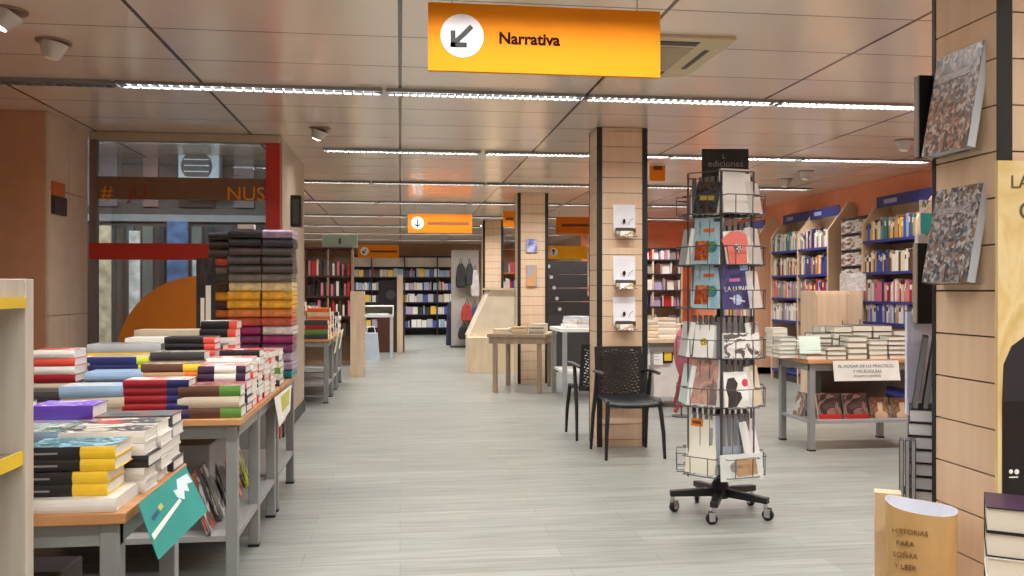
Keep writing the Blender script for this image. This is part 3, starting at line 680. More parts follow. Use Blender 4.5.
# wall plate on pilaster, black bracket on the return wall
wb = empty('wall_thermostat', (-2.63, 7.12, 1.93), label='small dark wall box with an orange top on the pale pilaster flank', cat='wall box')
MB().box(0, .03, -.12, .12, -.05, .09).build('casing', mat((58, 50, 52), .5), wb); MB().box(0, .022, -.12, .1, .09, .2).build('orange_card', mat((190, 100, 40), .5), wb)
sb = empty('wall_speaker', (-1.03, 8.5, 1.9), label='black speaker box on the short wall past the shop window', cat='speaker')
MB().box(0, .1, -.07, .07, 0, .3).build('cabinet', BLACK, sb, bevel=.01); MB().box(.02, .08, -.075, -.068, .03, .26).build('grille', DARKGREY, sb)

# ================================================================== SPINNER RACK
zc = 5.08; px = 720; xr = (px-512)*zc/F
SXY = Vector((xr*cos(TH)+zc*sin(TH), -xr*sin(TH)+zc*cos(TH), 0))
sr = empty('spinner_rack', SXY, -TH, label='black wire spinner rack of cards and books on a castered star base', cat='rack')
MB().tube([(0, 0, .15), (0, 0, 2.0)], .019, 10).build('post', BLACK, sr)
MB().lathe([(.05, .09), (.05, .17), (.03, .2), (.02, .21)], (0, 0, 0), 14).build('hub', BLACK, sr)
for a in (178, 250, 322, 34, 106):
    T = Matrix.Rotation(radians(a), 4, 'Z')
    ar = MB().prism([(.03, .10), (.03, .148), (.29, .128), (.29, .095)], -.022, .022, 'xz', 0, T).build('base_arm', BLACK, sr, bevel=.004)
    c_ = MB(); TW = T @ Matrix.Translation((.275, .0, 0)) @ Matrix.Rotation(radians(40+a), 4, 'Z')
    c_.lathe([(.012, .06), (.012, .1)], (0, 0, 0), 8, 0, TW)
    c_.box(-.004, .03, -.018, -.014, .02, .07, 0, TW); c_.box(-.004, .03, .014, .018, .02, .07, 0, TW)
    c_.lathe([(.02, -.012), (.032, -.010), (.032, .010), (.02, .012)], (0, 0, 0), 16, 1, TW @ Matrix.Translation((.014, 0, .0325)) @ Matrix.Rotation(pi/2, 4, 'X'))
    c_.lathe([(.016, -.0135), (.016, .0135)], (0, 0, 0), 12, 0, TW @ Matrix.Translation((.014, 0, .0325)) @ Matrix.Rotation(pi/2, 4, 'X'))
    c_.build('caster', [CHROME, BLACKM], sr)
AP = .215; SIDE = .205
def zr(py): return CH-(py-HY)*4.88/F
TIER = [(zr(213), zr(176)), (zr(264), zr(222)), (zr(308), zr(266)), (zr(358), zr(318)), (zr(407), zr(362)), (zr(476), zr(416))]
FO = -13.4
FACES = [a+FO for a in (242, 302, 2, 62, 122, 182)]
def face_T(a, u=0, z=0, tilt=0, d=0):
    a = radians(a); n_ = Vector((cos(a), sin(a), 0)); t_ = Vector((-sin(a), cos(a), 0))
    o = n_*(AP+d)+t_*u
    M = Matrix(((t_.x, -n_.x, 0, o.x), (t_.y, -n_.y, 0, o.y), (0, 0, 1, z), (0, 0, 0, 1)))
    return M @ Matrix.Rotation(tilt, 4, 'X')       # local x right, y into the rack, z up
wr = MB(); pl = MB()
for a in FACES:
    for u in (-SIDE/2, SIDE/2):
        wr.tube([(u, .03, TIER[5][0]-.03), (u, .03, TIER[0][1]+.03)], .0035, 5, 0, False, face_T(a))
    wr.tube([(-SIDE/2, .03, TIER[0][1]+.03), (SIDE/2, .03, TIER[0][1]+.03)], .0035, 5, 0, False, face_T(a))
    for z0, z1 in TIER:
        T = face_T(a)
        hh = min(.1, (z1-z0)*.5)
        wr.tube([(-SIDE/2, .03, z0+hh), (-SIDE/2, -.035, z0+hh), (SIDE/2, -.035, z0+hh), (SIDE/2, .03, z0+hh)], .003, 5, 0, False, T)
        wr.tube([(-SIDE/2, .03, z0-.004), (-SIDE/2, -.03, z0-.004), (SIDE/2, -.03, z0-.004), (SIDE/2, .03, z0-.004)], .0035, 5, 0, False, T)
        for u in (-.055, .055): wr.tube([(u, .03, z0-.004), (u, -.033, z0-.004), (u, -.035, z0+hh)], .003, 5, 0, False, T)
        for u in (-.03, .03): wr.tube([(u, .035, z0-.004), (u, .035, z1+.01)], .002, 4, 0, False, T)
        wr.tube([(0, .03, z0-.004), (0, AP-.01, z0-.004)], .003, 4, 0, False, T)
        for k in range(5): pl.box(-.088+k*.038, -.064+k*.038, .055, .058, z0, z1+.005, 0, T)
pl.build('pocket_back', mat((128, 128, 130), .4, .4), sr)
wr.build('wire_cage', mat((96, 96, 98), .35, .6), sr)
# header board
hb = empty('header_board', sr.matrix_basis @ Vector((0, 0, 0)), -TH)
hb.parent = sr; hb.location = (0, 0, 0); hb.rotation_euler = (0, 0, 0)
z0 = ZY(210, SXY.x, SXY.y); z1 = ZY(148, SXY.x, SXY.y)
MB().box(-.098, .175, .03, .045, z0, z1).build('board', BLACK, hb)
GR = mat((150, 140, 140), .5)
text('ediciones', .055, GR, hb, (.04, .0285, z1-.088), (pi/2, 0, 0), sx=1.0)
text('L', .04, GR, hb, (.03, .0285, z1-.045), (pi/2, 0, 0))
SRM = Matrix.Translation(SXY) @ Matrix.Rotation(-TH, 4, 'Z')
def card(a, u, z, w_, h, t, m, label, tilt=-.14, d=-.012, extra=None, edge=WHITE, roll=0, name='card', cat='card'):
    e = bpy.data.objects.new(name, None); COL.objects.link(e); e.empty_display_size = .05
    e.matrix_world = SRM @ face_T(a, u, z, tilt, d) @ Matrix.Rotation(roll, 4, 'Y')
    tag(e, label, cat, 'cards and books in the spinner rack')
    MB().box(-w_/2, w_/2, 0, .0012, 0, h).build('front', m, e)
    MB().box(-w_/2+.0005, w_/2-.0005, .0012, t, .0005, h-.0005).build('pages', edge, e)
    if extra: extra(e, w_, h)
    return e
A_, B_ = 242+FO, 302+FO
def hgt(i, top): return zr(top)-TIER[i][0]
MAP = art([(160, 200, 214), (176, 210, 220), (150, 190, 206)], 2)
def mapx(e, w_, h):
    MB().box(-w_*.42, w_*.1, -.001, 0, h*.08, h*.5).build('orange_drawing', art([(196, 84, 40), (150, 60, 36), (214, 120, 60)], 3), e)
    MB().lathe([(w_*.2, 0), (w_*.2, .001)], (0, 0, 0), 14, 0, Matrix.Translation((w_*.2, 0, h*.36)) @ Matrix.Rotation(pi/2, 4, 'X')).build('green_globe', art([(90, 150, 70), (50, 110, 160)], 2), e)
    MB().box(-w_*.15, w_*.25, -.001, 0, h*.68, h*.76).build('red_title', mat((226, 110, 60), .5), e)
    MB().box(w_*.22, w_*.46, -.001, 0, h*.9, h*.97).build('corner_label', DARKGREY, e)
card(A_, .012, TIER[0][0], .15, hgt(0, 180), .03, art([(46, 48, 52), (70, 78, 84), (34, 32, 34), (90, 60, 44)], 3), 'dark postcard block with a yellow band in the top tier', tilt=-.16, roll=.08, extra=lambda e, w_, h: MB().box(-w_*.3, w_*.3, -.001, 0, h*.42, h*.56).build('yellow_band', mat((190, 160, 60), .5), e))
card(A_, .015, TIER[1][0], .17, hgt(1, 216), .02, MAP, 'pale blue travel card with orange drawing, the upper of two alike', extra=mapx)
card(A_, .015, TIER[2][0], .17, hgt(2, 262), .02, MAP, 'pale blue travel card with orange drawing, the lower of two alike', extra=mapx)
card(A_, .0, TIER[3][0], .125, hgt(3, 325), .05, WHITE, 'white card box with a yellow round emblem', extra=lambda e, w_, h: (MB().lathe([(.022, 0), (.022, .001)], (0, 0, 0), 12, 0, Matrix.Translation((0, 0, h*.48)) @ Matrix.Rotation(pi/2, 4, 'X')).build('emblem', art([(220, 190, 50), (50, 46, 40), (230, 200, 60)], 3), e)))
card(A_, .0, TIER[4][0], .19, hgt(4, 358), .025, art([(150, 130, 124), (176, 140, 128), (206, 160, 140), (120, 104, 100)], 2, 'soft'), 'pinkish photograph book with a pale border in the fifth tier', extra=lambda e, w_, h: MB().box(w_*.44, w_*.5, -.001, 0, 0, h).box(-w_*.5, w_*.5, -.001, 0, 0, h*.03).build('border', mat((206, 204, 204), .5), e))
card(A_, -.02, TIER[5][0], .19, hgt(5, 417), .04, mat((230, 224, 206), .5), 'cream paper bag with an orange label in the lowest tier', extra=lambda e, w_, h: (MB().box(-w_*.4, w_*.0, -.001, 0, h*.8, h*.93).build('orange_label', mat((226, 130, 30), .5), e), MB().box(-w_*.36, -w_*.06, -.002, -.001, h*.84, h*.89).build('label_print', mat((120, 60, 20), .5), e), MB().box(w_*.25, w_*.36, -.001, 0, h*.5, h*.8).build('print', mat((150, 150, 150), .5), e)))
card(B_, -.01, TIER[0][0], .185, hgt(0, 168), .03, WHITE, 'large plain white card standing in the top tier before the black header', tilt=-.1, extra=lambda e, w_, h: MB().box(w_*.34, w_*.47, -.001, 0, h*.9, h*.95).build('corner_mark', DARKGREY, e))
def tee(e, w_, h):
    pts_ = [(-.07, 0), (.05, 0), (.06, .11), (.095, .10), (.10, .15), (.03, .19), (-.03, .19), (-.1, .145), (-.085, .1), (-.07, .11)]
    MB().prism([(x*.95, z*.98) for x, z in pts_], -.012, -.003, 'xz').build('shirt_shape', mat((226, 118, 104), .6), e)
    MB().lathe([(.026, 0), (.026, .002)], (0, 0, 0), 14, 0, Matrix.Translation((0, -.012, .09)) @ Matrix.Rotation(pi/2, 4, 'X')).build('round_print', art([(226, 200, 190), (50, 44, 46), (200, 190, 186)], 3), e)
card(B_, -.005, TIER[1][0]+.0, .15, hgt(1, 230), .012, WHITE, 'coral shirt-shaped card with a round print', roll=-.08, extra=tee)
def moon(e, w_, h):
    MB().lathe([(.03, 0), (.03, .001)], (0, 0, 0), 16, 0, Matrix.Translation((0, 0, h*.18)) @ Matrix.Rotation(pi/2, 4, 'X')).build('planet', mat((180, 206, 240), .4), e)
    T = Matrix.Translation((0, -.001, h*.18)) @ Matrix.Rotation(.25, 4, 'Y'); MB().box(-.05, .05, -.001, 0, -.004, .004, 0, T).build('ring', WHITE, e)
    text('LA LUNA', .038, WHITE, e, (0, -.001, h*.42), (pi/2, 0, 0)); MB().box(-.04, .03, -.001, 0, h*.58, h*.65).build('pink_title', mat((190, 110, 160), .5), e)
    MB().box(w_*.2, w_*.46, -.001, 0, h*.82, h*.98).build('glow_corner', mat((150, 200, 236), .4), e)
card(B_, -.01, TIER[2][0], .19, hgt(2, 262), .012, art([(62, 62, 108), (76, 74, 122), (54, 52, 96)], 2), 'violet card with a ringed pale planet', tilt=-.1, roll=-.05, extra=moon, edge=mat((90, 90, 130), .5))
card(B_, .01, TIER[3][0], .23, hgt(3, 333), .03, art([(236, 234, 228), (228, 226, 222), (96, 92, 90), (240, 238, 234)], 2.5), 'wide white card with a grey sketch in the fourth tier', tilt=-.08, d=.0)
def pic(e, w_, h):
    MB().prism([(w_*.22+.022*cos(k*pi/7), h*.68+.022*sin(k*pi/7)) for k in range(14)], -.001, 0, 'xz').build('pink_dot', mat((214, 60, 90), .5), e)
    MB().prism([(-.075, .0), (-.02, .0), (.02, .05), (.01, .08), (-.02, .09), (-.005, .13), (-.03, .165), (-.07, .16), (-.085, .11), (-.07, .05)], -.001, 0, 'xz').build('dark_figure', mat((60, 54, 54), .5), e)
card(B_, .0, TIER[4][0], .19, hgt(4, 372), .015, WHITE, 'white picture card with a dark figure and a pink dot', tilt=-.08, extra=pic)
card(B_, -.015, TIER[5][0]+.06, .22, hgt(5, 415)-.07, .03, mat((150, 158, 170), .35), 'pale blue-grey wrapped book behind the lowest wires', tilt=-.05, d=-.05)
card(B_, .0, TIER[5][0]-.02, .27, hgt(5, 450), .012, mat((206, 212, 208), .4), 'pale wide card with a brown fish-shaped patch in the lowest tier', tilt=-.1, d=.02, extra=lambda e, w_, h: (MB().prism([(-.07, .08), (-.04, .12), (.09, .125), (.1, .03), (-.03, .02)], -.001, 0, 'xz').build('brown_patch', mat((176, 142, 104), .6), e), MB().lathe([(.028, 0), (.028, .001)], (0, 0, 0), 12, 0, Matrix.Translation((-.05, -.001, .075)) @ Matrix.Rotation(pi/2, 4, 'X')).build('grey_round', mat((150, 146, 140), .5), e)))
sd = [(2, 0, .17, 'white card edge on at the far top tier', WHITE), (2, 1, .17, 'pale card seen edge on in the second tier', mat((214, 214, 212), .5)), (2, 2, .16, 'white card seen edge on in the third tier', WHITE), (2, 3, .15, 'grey printed card seen edge on in the fourth tier', art([(200, 200, 200), (120, 120, 120)], 3)), (2, 4, .16, 'cream card seen edge on in the fifth tier', CREAM), (2, 5, .19, 'tall white paper bag hanging on the lowest tier side', mat((232, 232, 238), .5)),
      (182, 1, .15, 'grey card seen edge on, second tier, post card side', mat((150, 150, 152), .5)), (182, 3, .15, 'silver card seen edge on above the pinkish book', mat((190, 190, 190), .5)), (182, 4, .16, 'pale green card seen edge on beside the pinkish book', mat((190, 204, 196), .5))]
for a, i, w_, lb, m in sd:
    hh = (TIER[i][1]-TIER[i][0])*.9
    card((a-20 if a == 2 else a+16)+FO, 0, TIER[i][0], w_, hh, .03, m, lb, tilt=-.16 if i != 5 else -.2, d=.012)
for i in range(6):
    for a, sd_n in ((62, 'bookcase-facing'), (122, 'column-facing')): card(a+FO, 0, TIER[i][0], .17, (TIER[i][1]-TIER[i][0])*.85, .03, mat((150+i*12, 170-i*9, 160+i*5), .5), 'card on the %s side of the spinner rack, %s tier from the top' % (sd_n, ordn[i]))

# ================================================================== CHAIRS
def chair(loc, rz, label):
    r = empty('armchair', loc, rz, label=label, cat='chair', group='black plastic armchairs at the slatted column')
    K = mat((26, 26, 27), .42)
    # seat shell, front at -y
    st = MB(); nx, ny = 10, 8; vs = []
    def sz(u, v): return .445+.012*(2*abs(u-.5))**2-.02*(1-abs(2*v-1))*(1-abs(2*u-1))-.03*max(0, (.15-v)/.15)**2
    for j in range(ny+1):
        v = j/ny; hw = .225-.03*v
        for i in range(nx+1):
            u = i/nx; rr = -.018*(2*abs(u-.5))**4 if j == 0 else 0
            vs.append(((u-.5)*2*hw, -.23+.43*v-rr, sz(u, v)))
    N = len(vs); vs2 = [(x, y, z-.022) for x, y, z in vs]
    fs = []
    for j in range(ny):
        for i in range(nx):
            a = j*(nx+1)+i; fs += [(a, a+1, a+nx+2, a+nx+1), (a+N, a+nx+1+N, a+nx+2+N, a+1+N)]
    rim = [i for i in range(nx+1)]+[j*(nx+1)+nx for j in range(1, ny+1)]+[ny*(nx+1)+i for i in range(nx-1, -1, -1)]+[j*(nx+1) for j in range(ny-1, 0, -1)]
    for k in range(len(rim)): a, b = rim[k], rim[(k+1) % len(rim)]; fs.append((a, a+N, b+N, b))
    st.add(vs+vs2, fs, 0, True); st.build('seat', K, r)
    # perforated backrest
    bk_ = MB(); cols, rows = 36, 48; V = {}
    def bp(u, v): # u across, v up
        z = .425+.41*v; hw = .205-.006*v
        y = .185+.07*v+.05*(1-(2*u-1)**2)*(.9-.3*v)-.0
        return ((2*u-1)*hw, y, z)
    vs = [bp(i/cols, j/rows) for j in range(rows+1) for i in range(cols+1)]
    N = len(vs); vs2 = [(x, y+.012, z) for x, y, z in vs]; fs = []
    def solid(i, j):
        if i < 0 or j < 0 or i >= cols or j >= rows: return False
        if i < 3 or i >= cols-3 or j < 3 or j >= rows-3: return True
        jj = j + int(2.0*sin(i*.5))
        return not (jj % 3 == 0 and (i+jj//3) % 3 != 0)
    for j in range(rows):
        for i in range(cols):
            if not solid(i, j): continue
            a = j*(cols+1)+i; b = a+1; c = a+cols+2; d = a+cols+1
            fs += [(a, b, c, d), (a+N, d+N, c+N, b+N)]
            if not solid(i, j-1): fs.append((a, a+N, b+N, b))
            if not solid(i, j+1): fs.append((d, c, c+N, d+N))
            if not solid(i-1, j): fs.append((a, d, d+N, a+N))
            if not solid(i+1, j): fs.append((b, b+N, c+N, c))
    bk_.add(vs+vs2, fs, 0, False); bk_.build('backrest', K, r)
    for s in (-1, 1):
        MB().tube([(s*.205, -.2, .435), (s*.225, -.235, .2), (s*.232, -.245, 0)], [.018, .016, .012], 10).build('leg', K, r)
        MB().tube([(s*.232, .245, 0), (s*.225, .2, .3), (s*.222, .14, .44), (s*.222, .09, .64)], [.012, .016, .018, .015], 10).build('leg', K, r)
        a_ = MB(); a_.tube([(s*.205, .225, .62), (s*.222, .16, .645), (s*.226, .05, .655), (s*.226, -.1, .65), (s*.222, -.13, .64)], [.013, .015, .017, .017, .01], 10)
        for i_, vv in enumerate(a_.v): a_.v[i_] = (vv[0]+(vv[0]-s*.224)*.5, vv[1], .648+(vv[2]-.648)*.7)
        a_.build('armrest', K, r)
    return r
X = (PX(604, 6.5)+PX(665, 6.5))/2
chair((1.785, 6.735, 0), .02, 'black perforated plastic armchair facing the room in front of the slatted column')
chair((1.742, 7.605, 0), pi, 'black plastic armchair with its back turned, half hidden by the slatted column')

# picture cards on the first column
for k, (py0, py1) in enumerate(((204, 238), (256, 290), (297, 331))):
    za, zb = ZY(py1, 1.83, 7.0), ZY(py0, 1.83, 7.0); xa, xb = PX(614.5, 7.0), PX(636.5, 7.0)
    h = zb-za; e = empty('wall_card', ((xa+xb)/2, 7.03, za), label='white picture card in a clear holder on the slatted column, %s of three' % ['topmost', 'middle', 'lowest'][k], cat='card', group='white picture cards on the slatted column')
    W = xb-xa
    MB().box(-W/2, W/2, 0, .012, h*.15, h, 0, Matrix.Rotation(-.06, 4, 'X')).build('card', mat((228, 228, 234), .45), e)
    MB().prism([(.011*cos(k_*pi/5)-.005, h*.5+.02*sin(k_*pi/5)) for k_ in range(10)], -.012, .0, 'xz').build('black_figure', BLACK, e)
    MB().tube([(.03, -.008, h*.4), (.045, -.008, h*.52), (.07, -.008, h*.58)], .002, 5).build('pen_line', DARKGREY, e)
    b_ = MB(); b_.box(-W*.45, W*.45, -.05, .0, h*.1, h*.3); b_.box(-W*.3, W*.3, -.07, -.01, 0, h*.2)
    b_.build('small_book_stock', art([(206, 180, 140), (236, 232, 226), (170, 150, 110), (240, 238, 236), (70, 66, 62)], 3, 'voronoi'), e, bevel=.004)
    MB().tube([(-W*.48, 0, h*.04), (-W*.48, -.075, h*.04), (W*.48, -.075, h*.04), (W*.48, 0, h*.04)], .003, 6).build('wire_holder', CHROME, e)
for k, (px, py0, py1, c, lb) in enumerate(((532, 239, 252, [(90, 96, 180), (200, 206, 230), (100, 110, 190)], 'small blue and white card on the second slatted column'), (532, 265, 286, [(200, 206, 210), (216, 150, 60), (150, 160, 170)], 'grey and orange card on the second slatted column'))):
    X = PX(px, 11.9); MB_ = MB().box(-.075, .075, -.03, .0, 0, ZY(py0, X, 11.9)-ZY(py1, X, 11.9)); tag(MB_.build('wall_card', art(c, 1, 'soft', dist=0.), None, (X, 11.945, ZY(py1, X, 11.9))), lb, 'card')

# ================================================================== NEAR COLUMN (right side of the photo)
def comic(za, zb, lb, sc):
    e = empty('comic_book', (1.615, 2.35, za), label=lb, cat='comic book', group='comic books on the slatted column')
    h = zb-za; T = Matrix.Translation((-.045, 0, 0)) @ Matrix.Rotation(radians(10), 4, 'Y')
    h2 = h/cos(radians(10))
    MB().box(-.004, -.001, -.105, .105, 0, h2, 0, T).build('front_cover', art([(110, 106, 104), (70, 66, 66), (150, 146, 146), (176, 172, 170), (120, 84, 66), (60, 60, 68), (190, 184, 176), (96, 100, 110), (134, 128, 124), (84, 82, 84), (140, 110, 92), (160, 158, 160)], sc, 'voronoi', .3), e)
    MB().box(-.001, .024, -.104, .104, .001, h2-.001, 0, T).build('pages', mat((196, 198, 204), .6), e)
    MB().box(-.0055, -.004, -.07, .085, h2*.72, h2*.79, 0, T).build('title_band', art([(170, 166, 164), (120, 116, 116), (190, 188, 186)], 6), e)
    b_ = MB()
    b_.box(-.012, .03, -.09, -.08, -.004, .0, 0, T); b_.box(-.012, .03, .08, .09, -.004, 0, 0, T)
    b_.tube([(-.012, -.085, 0), (-.012, -.085, .03)], .002, 5, 0, True, T); b_.tube([(-.012, .085, 0), (-.012, .085, .03)], .002, 5, 0, True, T)
    b_.box(-.014, .045, -.09, .09, -.008, -.004, 0)
    b_.box(.02, .046, -.006, .006, -.008, .03, 0)
    b_.add([], [])
    b_.build('wire_holder', CHROME, e)
comic(ZY(152, 1.6, 2.35), ZY(50, 1.6, 2.35), 'grey crowded comic book on the slatted column, the upper of two', 19)
comic(ZY(282, 1.6, 2.35), ZY(187, 1.6, 2.35), 'grey crowded comic book on the slatted column, the lower of two', 20)
# poster board
pb = empty('poster_board', (PX(1000.5, 2.16), 2.17, .70), label='tall cream poster with a black silhouette leaning on the slatted column', cat='poster')
PH = ZY(160, 1.6, 2.165)-.70
MB().box(0, .5, 0, .012, 0, PH).build('board', art([(226, 200, 140), (220, 190, 128), (230, 208, 156), (212, 180, 116)], 2.5, 'soft'), pb)
zk = ZY(402, 1.6, 2.16)-.70
MB().box(.012, .5, -.003, 0, .0, zk).build('black_band', BLACK, pb)
sp_ = [(.012, zk), (.016, zk+.10), (.04, zk+.15), (.07, zk+.17), (.11, zk+.2), (.12, zk+.27), (.2, zk+.27), (.22, zk+.18), (.42, zk+.1), (.45, zk)]
MB().prism(sp_, -.002, 0, 'xz').build('silhouette', mat((40, 38, 44), .5), pb)
text('LA', .05, mat((100, 84, 50), .5), pb, (.064, -.002, ZY(182, 1.64, 2.16)-.70), (pi/2, 0, 0)); text('G', .07, mat((100, 84, 50), .5), pb, (.085, -.002, ZY(211, 1.64, 2.16)-.70), (pi/2, 0, 0))
lg = MB(); lg.lathe([(.006, 0), (.006, .001)], (0, 0, 0), 12, 0, Matrix.Translation((.035, -.004, zk-.19)) @ Matrix.Rotation(pi/2, 4, 'X')); lg.lathe([(.007, 0), (.007, .001)], (0, 0, 0), 12, 0, Matrix.Translation((.052, -.004, zk-.191)) @ Matrix.Rotation(pi/2, 4, 'X')); lg.box(.03, .056, -.0045, -.003, zk-.207, zk-.204)
lg.build('logo', WHITE, pb)
# plinths under the things at the column foot (tops lie just under the frame)
tag(MB().box(1.36, 1.615, 2.13, 2.57, 0, .40).build('plinth', PALEWOOD), 'low pale wooden plinth carrying the kraft paper bag', 'plinth')
tag(MB().box(1.26, 1.9, 1.55, 2.09, 0, .50).build('plinth', PALEWOOD), 'pale wooden plinth carrying the thick black-edged books', 'plinth')
# kraft bag
bg = empty('paper_bag', (PX(921, 2.30), 2.30, .401), -.6, label='brown kraft paper bag with rounded open top and white lining', cat='paper bag')
H = ZY(508, 1.48, 2.27)-.401
o_ = MB(); i_ = MB(); n = 40
def sup(a, A, B): c, s = cos(a), sin(a); return (A*abs(c)**.75*(1 if c > 0 else -1), B*abs(s)**.75*(1 if s > 0 else -1))
ring0 = [sup(2*pi*k/n, .090, .082) for k in range(n)]; ring1 = [sup(2*pi*k/n, .093, .086) for k in range(n)]
zt_ = [H+.004*cos(2*(2*pi*k/n))-.010*cos(2*pi*k/n) for k in range(n)]
vs = [(x, y, 0) for x, y in ring0]+[(x, y, z) for (x, y), z in zip(ring1, zt_)]
o_.add(vs, [(k, (k+1) % n, (k+1) % n+n, k+n) for k in range(n)], 0, True); o_.add([(x, y, .001) for x, y in ring0], [tuple(range(n))], 0)
vs2 = [(x*.985, y*.97, .003) for x, y in ring0]+[(x*.988, y*.975, z) for (x, y), z in zip(ring1, zt_)]
i_.add(vs2, [(k+n, (k+1) % n+n, (k+1) % n, k) for k in range(n)], 0, True); i_.add(vs2[:n], [tuple(range(n))], 0)
i_.add(vs[n:]+vs2[n:], [(k, (k+1) % n, (k+1) % n+n, k+n) for k in range(n)], 0)
o_.build('kraft_wall', wood((186, 146, 92), (202, 164, 108), (6, 6, 1), 2, .7), bg); i_.build('lining', mat((228, 230, 240), .7), bg)
BTX = mat((120, 92, 56), .6)
for k, (s_, tx) in enumerate((('HISTORIAS', .0), ('PARA', .0), ('SOÑAR', .0), ('Y LEER', .0))):
    text(s_, .019, BTX, bg, (-.025-(.012 if k else 0), -.0865+.0012+k*.0007, H-.058-k*.033), (pi/2-.02, 0, 0), ext=.002)
tag(MB().box(-.025, .05, -.03, .03, 0, H-.006).build('carton', wood((206, 178, 140), (218, 192, 156), (4, 4, 1), 2, .6), None, (PX(884, 2.5), 2.505, .401), (0, 0, -.5)), 'plain beige carton standing behind the kraft paper bag', 'carton')
# thick books
hb_ = [('black', .058), ('black', .056), ('white', .05), ('black', .054), ('plum', .05)]
z = .501; ztp = ZY(503, 1.45, 1.9)
tot = ztp-z; ths = [.22, .2, .18, .2, .2]
names = ['lowest', 'second from the bottom', 'middle', 'second from the top', 'topmost']
for i, c in enumerate(('black', 'black', 'white', 'black', 'black')):
    t = tot*ths[i]/sum(ths)
    rz_ = pi-.6; fl_ = Vector((PX(986, 1.88), 1.88, z)); ct_ = fl_+Matrix.Rotation(rz_, 3, 'Z') @ Vector((-.115, -.17, 0))
    e = book(ct_, .23, .17, t-.001, [(1., c)], 'thick %s-bound book with cream page edges, %s under the poster' % (c, names[i]), 'thick books under the poster', rz_, cm('plum') if i == 4 else None, pages_mat((226, 216, 200)), True, None)
    z += t
# display behind the column: black books, grey panel
bt = table(PX(903, 2.82), 2.06, 2.50, 2.82, .62, 'small dark table behind the slatted column carrying black albums', None, (2.52, 2.73), shelf=None, leg=.04, twood=BLACK)
GP = mat((196, 196, 202), .5)
dp = empty('display_stand', (1.6, 2.77, .62), label='grey display panel with a teal and white card at its head behind the column', cat='stand')
zc_ = 2.98
pz0, pz1 = ZY(372, 1.6, 2.8)-.62, ZY(234, 1.6, 2.8)-.62
MB().box(PX(913, 2.8)-1.6, .4, 0, .02, 0, pz1).build('panel', GP, dp)
MB().box(PX(914, 2.8)-1.6, .2, -.004, .0, pz1-.005, pz1+.115).build('head_card', art([(226, 226, 226), (206, 210, 208), (240, 240, 240), (120, 130, 130)], 3), dp)
MB().box(PX(915, 2.8)-1.6, PX(926, 2.8)-1.6, -.008, -.004, pz1+.0, pz1+.07).build('teal_card', mat((40, 176, 180), .5), dp)
tag(MB().box(PX(907, 2.74), PX(932, 2.74)+.05, 2.74, 2.752, .88, ZY(312, 1.6, 2.74)).box(PX(912, 2.74), PX(932, 2.74)+.05, 2.736, 2.741, ZY(345, 1.6, 2.74), ZY(309, 1.6, 2.74)).box(PX(912, 2.74)+.05, PX(932, 2.74), 2.742, 2.75, .62, .88).build('lilac_sheet', mat((214, 216, 238), .5)), 'pale lilac sheet hanging in front of the grey panel', 'sheet')
def album(xa, Y, za, zb, lb, tilt=0., w_=.22):
    e = empty('album', (xa, Y, za), label=lb, cat='album', group='black albums behind the slatted column')
    h = zb-za
    MB().box(0, w_, 0, .024, 0, h).build('cover', mat((14, 14, 15), .6, 0, .2), e); MB().box(-.005, .0, .002, .022, .002, h-.002).build('page_edge', mat((150, 140, 126), .6), e)
    MB().box(w_*.36, w_*.5, -.001, 0, h*.06, h*.12).build('price_label', mat((190, 190, 196), .5), e)
    MB().box(.08, .12, -.004, .0, -.008, 0).box(.08, .12, 0, .02, -.008, -.001).build('hook', CHROME, e)
    return e
album(PX(913, 2.52)+.003, 2.49, ZY(158, 1.6, 2.5), ZY(76, 1.6, 2.5), 'black album hung high on the back of the column')
album(PX(918, 2.7), 2.70, ZY(324, 1.6, 2.7), ZY(243, 1.6, 2.7), 'black album standing against the grey panel')
# leaning dark boards, pile of albums, upright grey books, all turned a little towards the aisle
QZ = -.55; QM = Matrix.Rotation(QZ, 3, 'Z')
QF = Vector((PX(908, 2.60), 2.60, 0))
z0 = .6205; z1 = ZY(409, 1.55, 2.6); n = 7; th = (z1-z0)/n
for i in range(n):
    jx = random.uniform(-.006, .006)
    ct_ = Vector((QF.x+jx, QF.y, z0+i*th))+Matrix.Rotation(pi+QZ, 3, 'Z') @ Vector((-.10, -.17, 0))
    book(ct_, .2, .17, th-.001, [(1., 'black')], 'black album with silver page edge, %s in the pile by the column' % pos(i, n), 'albums piled by the column', pi+QZ, None, pages_mat((232, 232, 236)), True, None, rounded=False)
for k in range(3):
    z0_ = z1+.001; L = ZY(336, 1.55, 2.6)-z1
    p_ = QF+QM @ Vector((.012+k*.03, .005, 0))
    fb = empty('frame_board', (p_.x, p_.y, z0_), QZ, label='%s leaning dark frame board on the album pile' % ['outermost', 'middle', 'innermost'][k], cat='frame board', group='leaning frame boards')
    T = Matrix.Rotation(radians(8), 4, 'Y')
    MB().box(0, .016, .003, .15, 0, L, 0, T).build('board', BLACK, fb); MB().box(.001, .015, 0, .003, .002, L-.002, 0, T).build('edge', mat((120, 122, 126), .5), fb)
for k in range(3):
    p_ = Vector((PX(899, 2.57), 2.57, .6205))+QM @ Vector((k*.017, 0, 0))
    gb = empty('book', p_, QZ, label='%s grey upright book leaning by the pile of black albums' % ['first', 'second', 'third'][k], cat='book', group='upright grey books by the column')
    hh = ZY(440, 1.55, 2.57)-.62
    MB().box(0, .015, .001, .05, 0, hh).build('cover', [DARKGREY], gb); MB().box(.003, .012, 0, .002, .002, hh-.002).build('pages', mat((150, 152, 154), .6), gb)

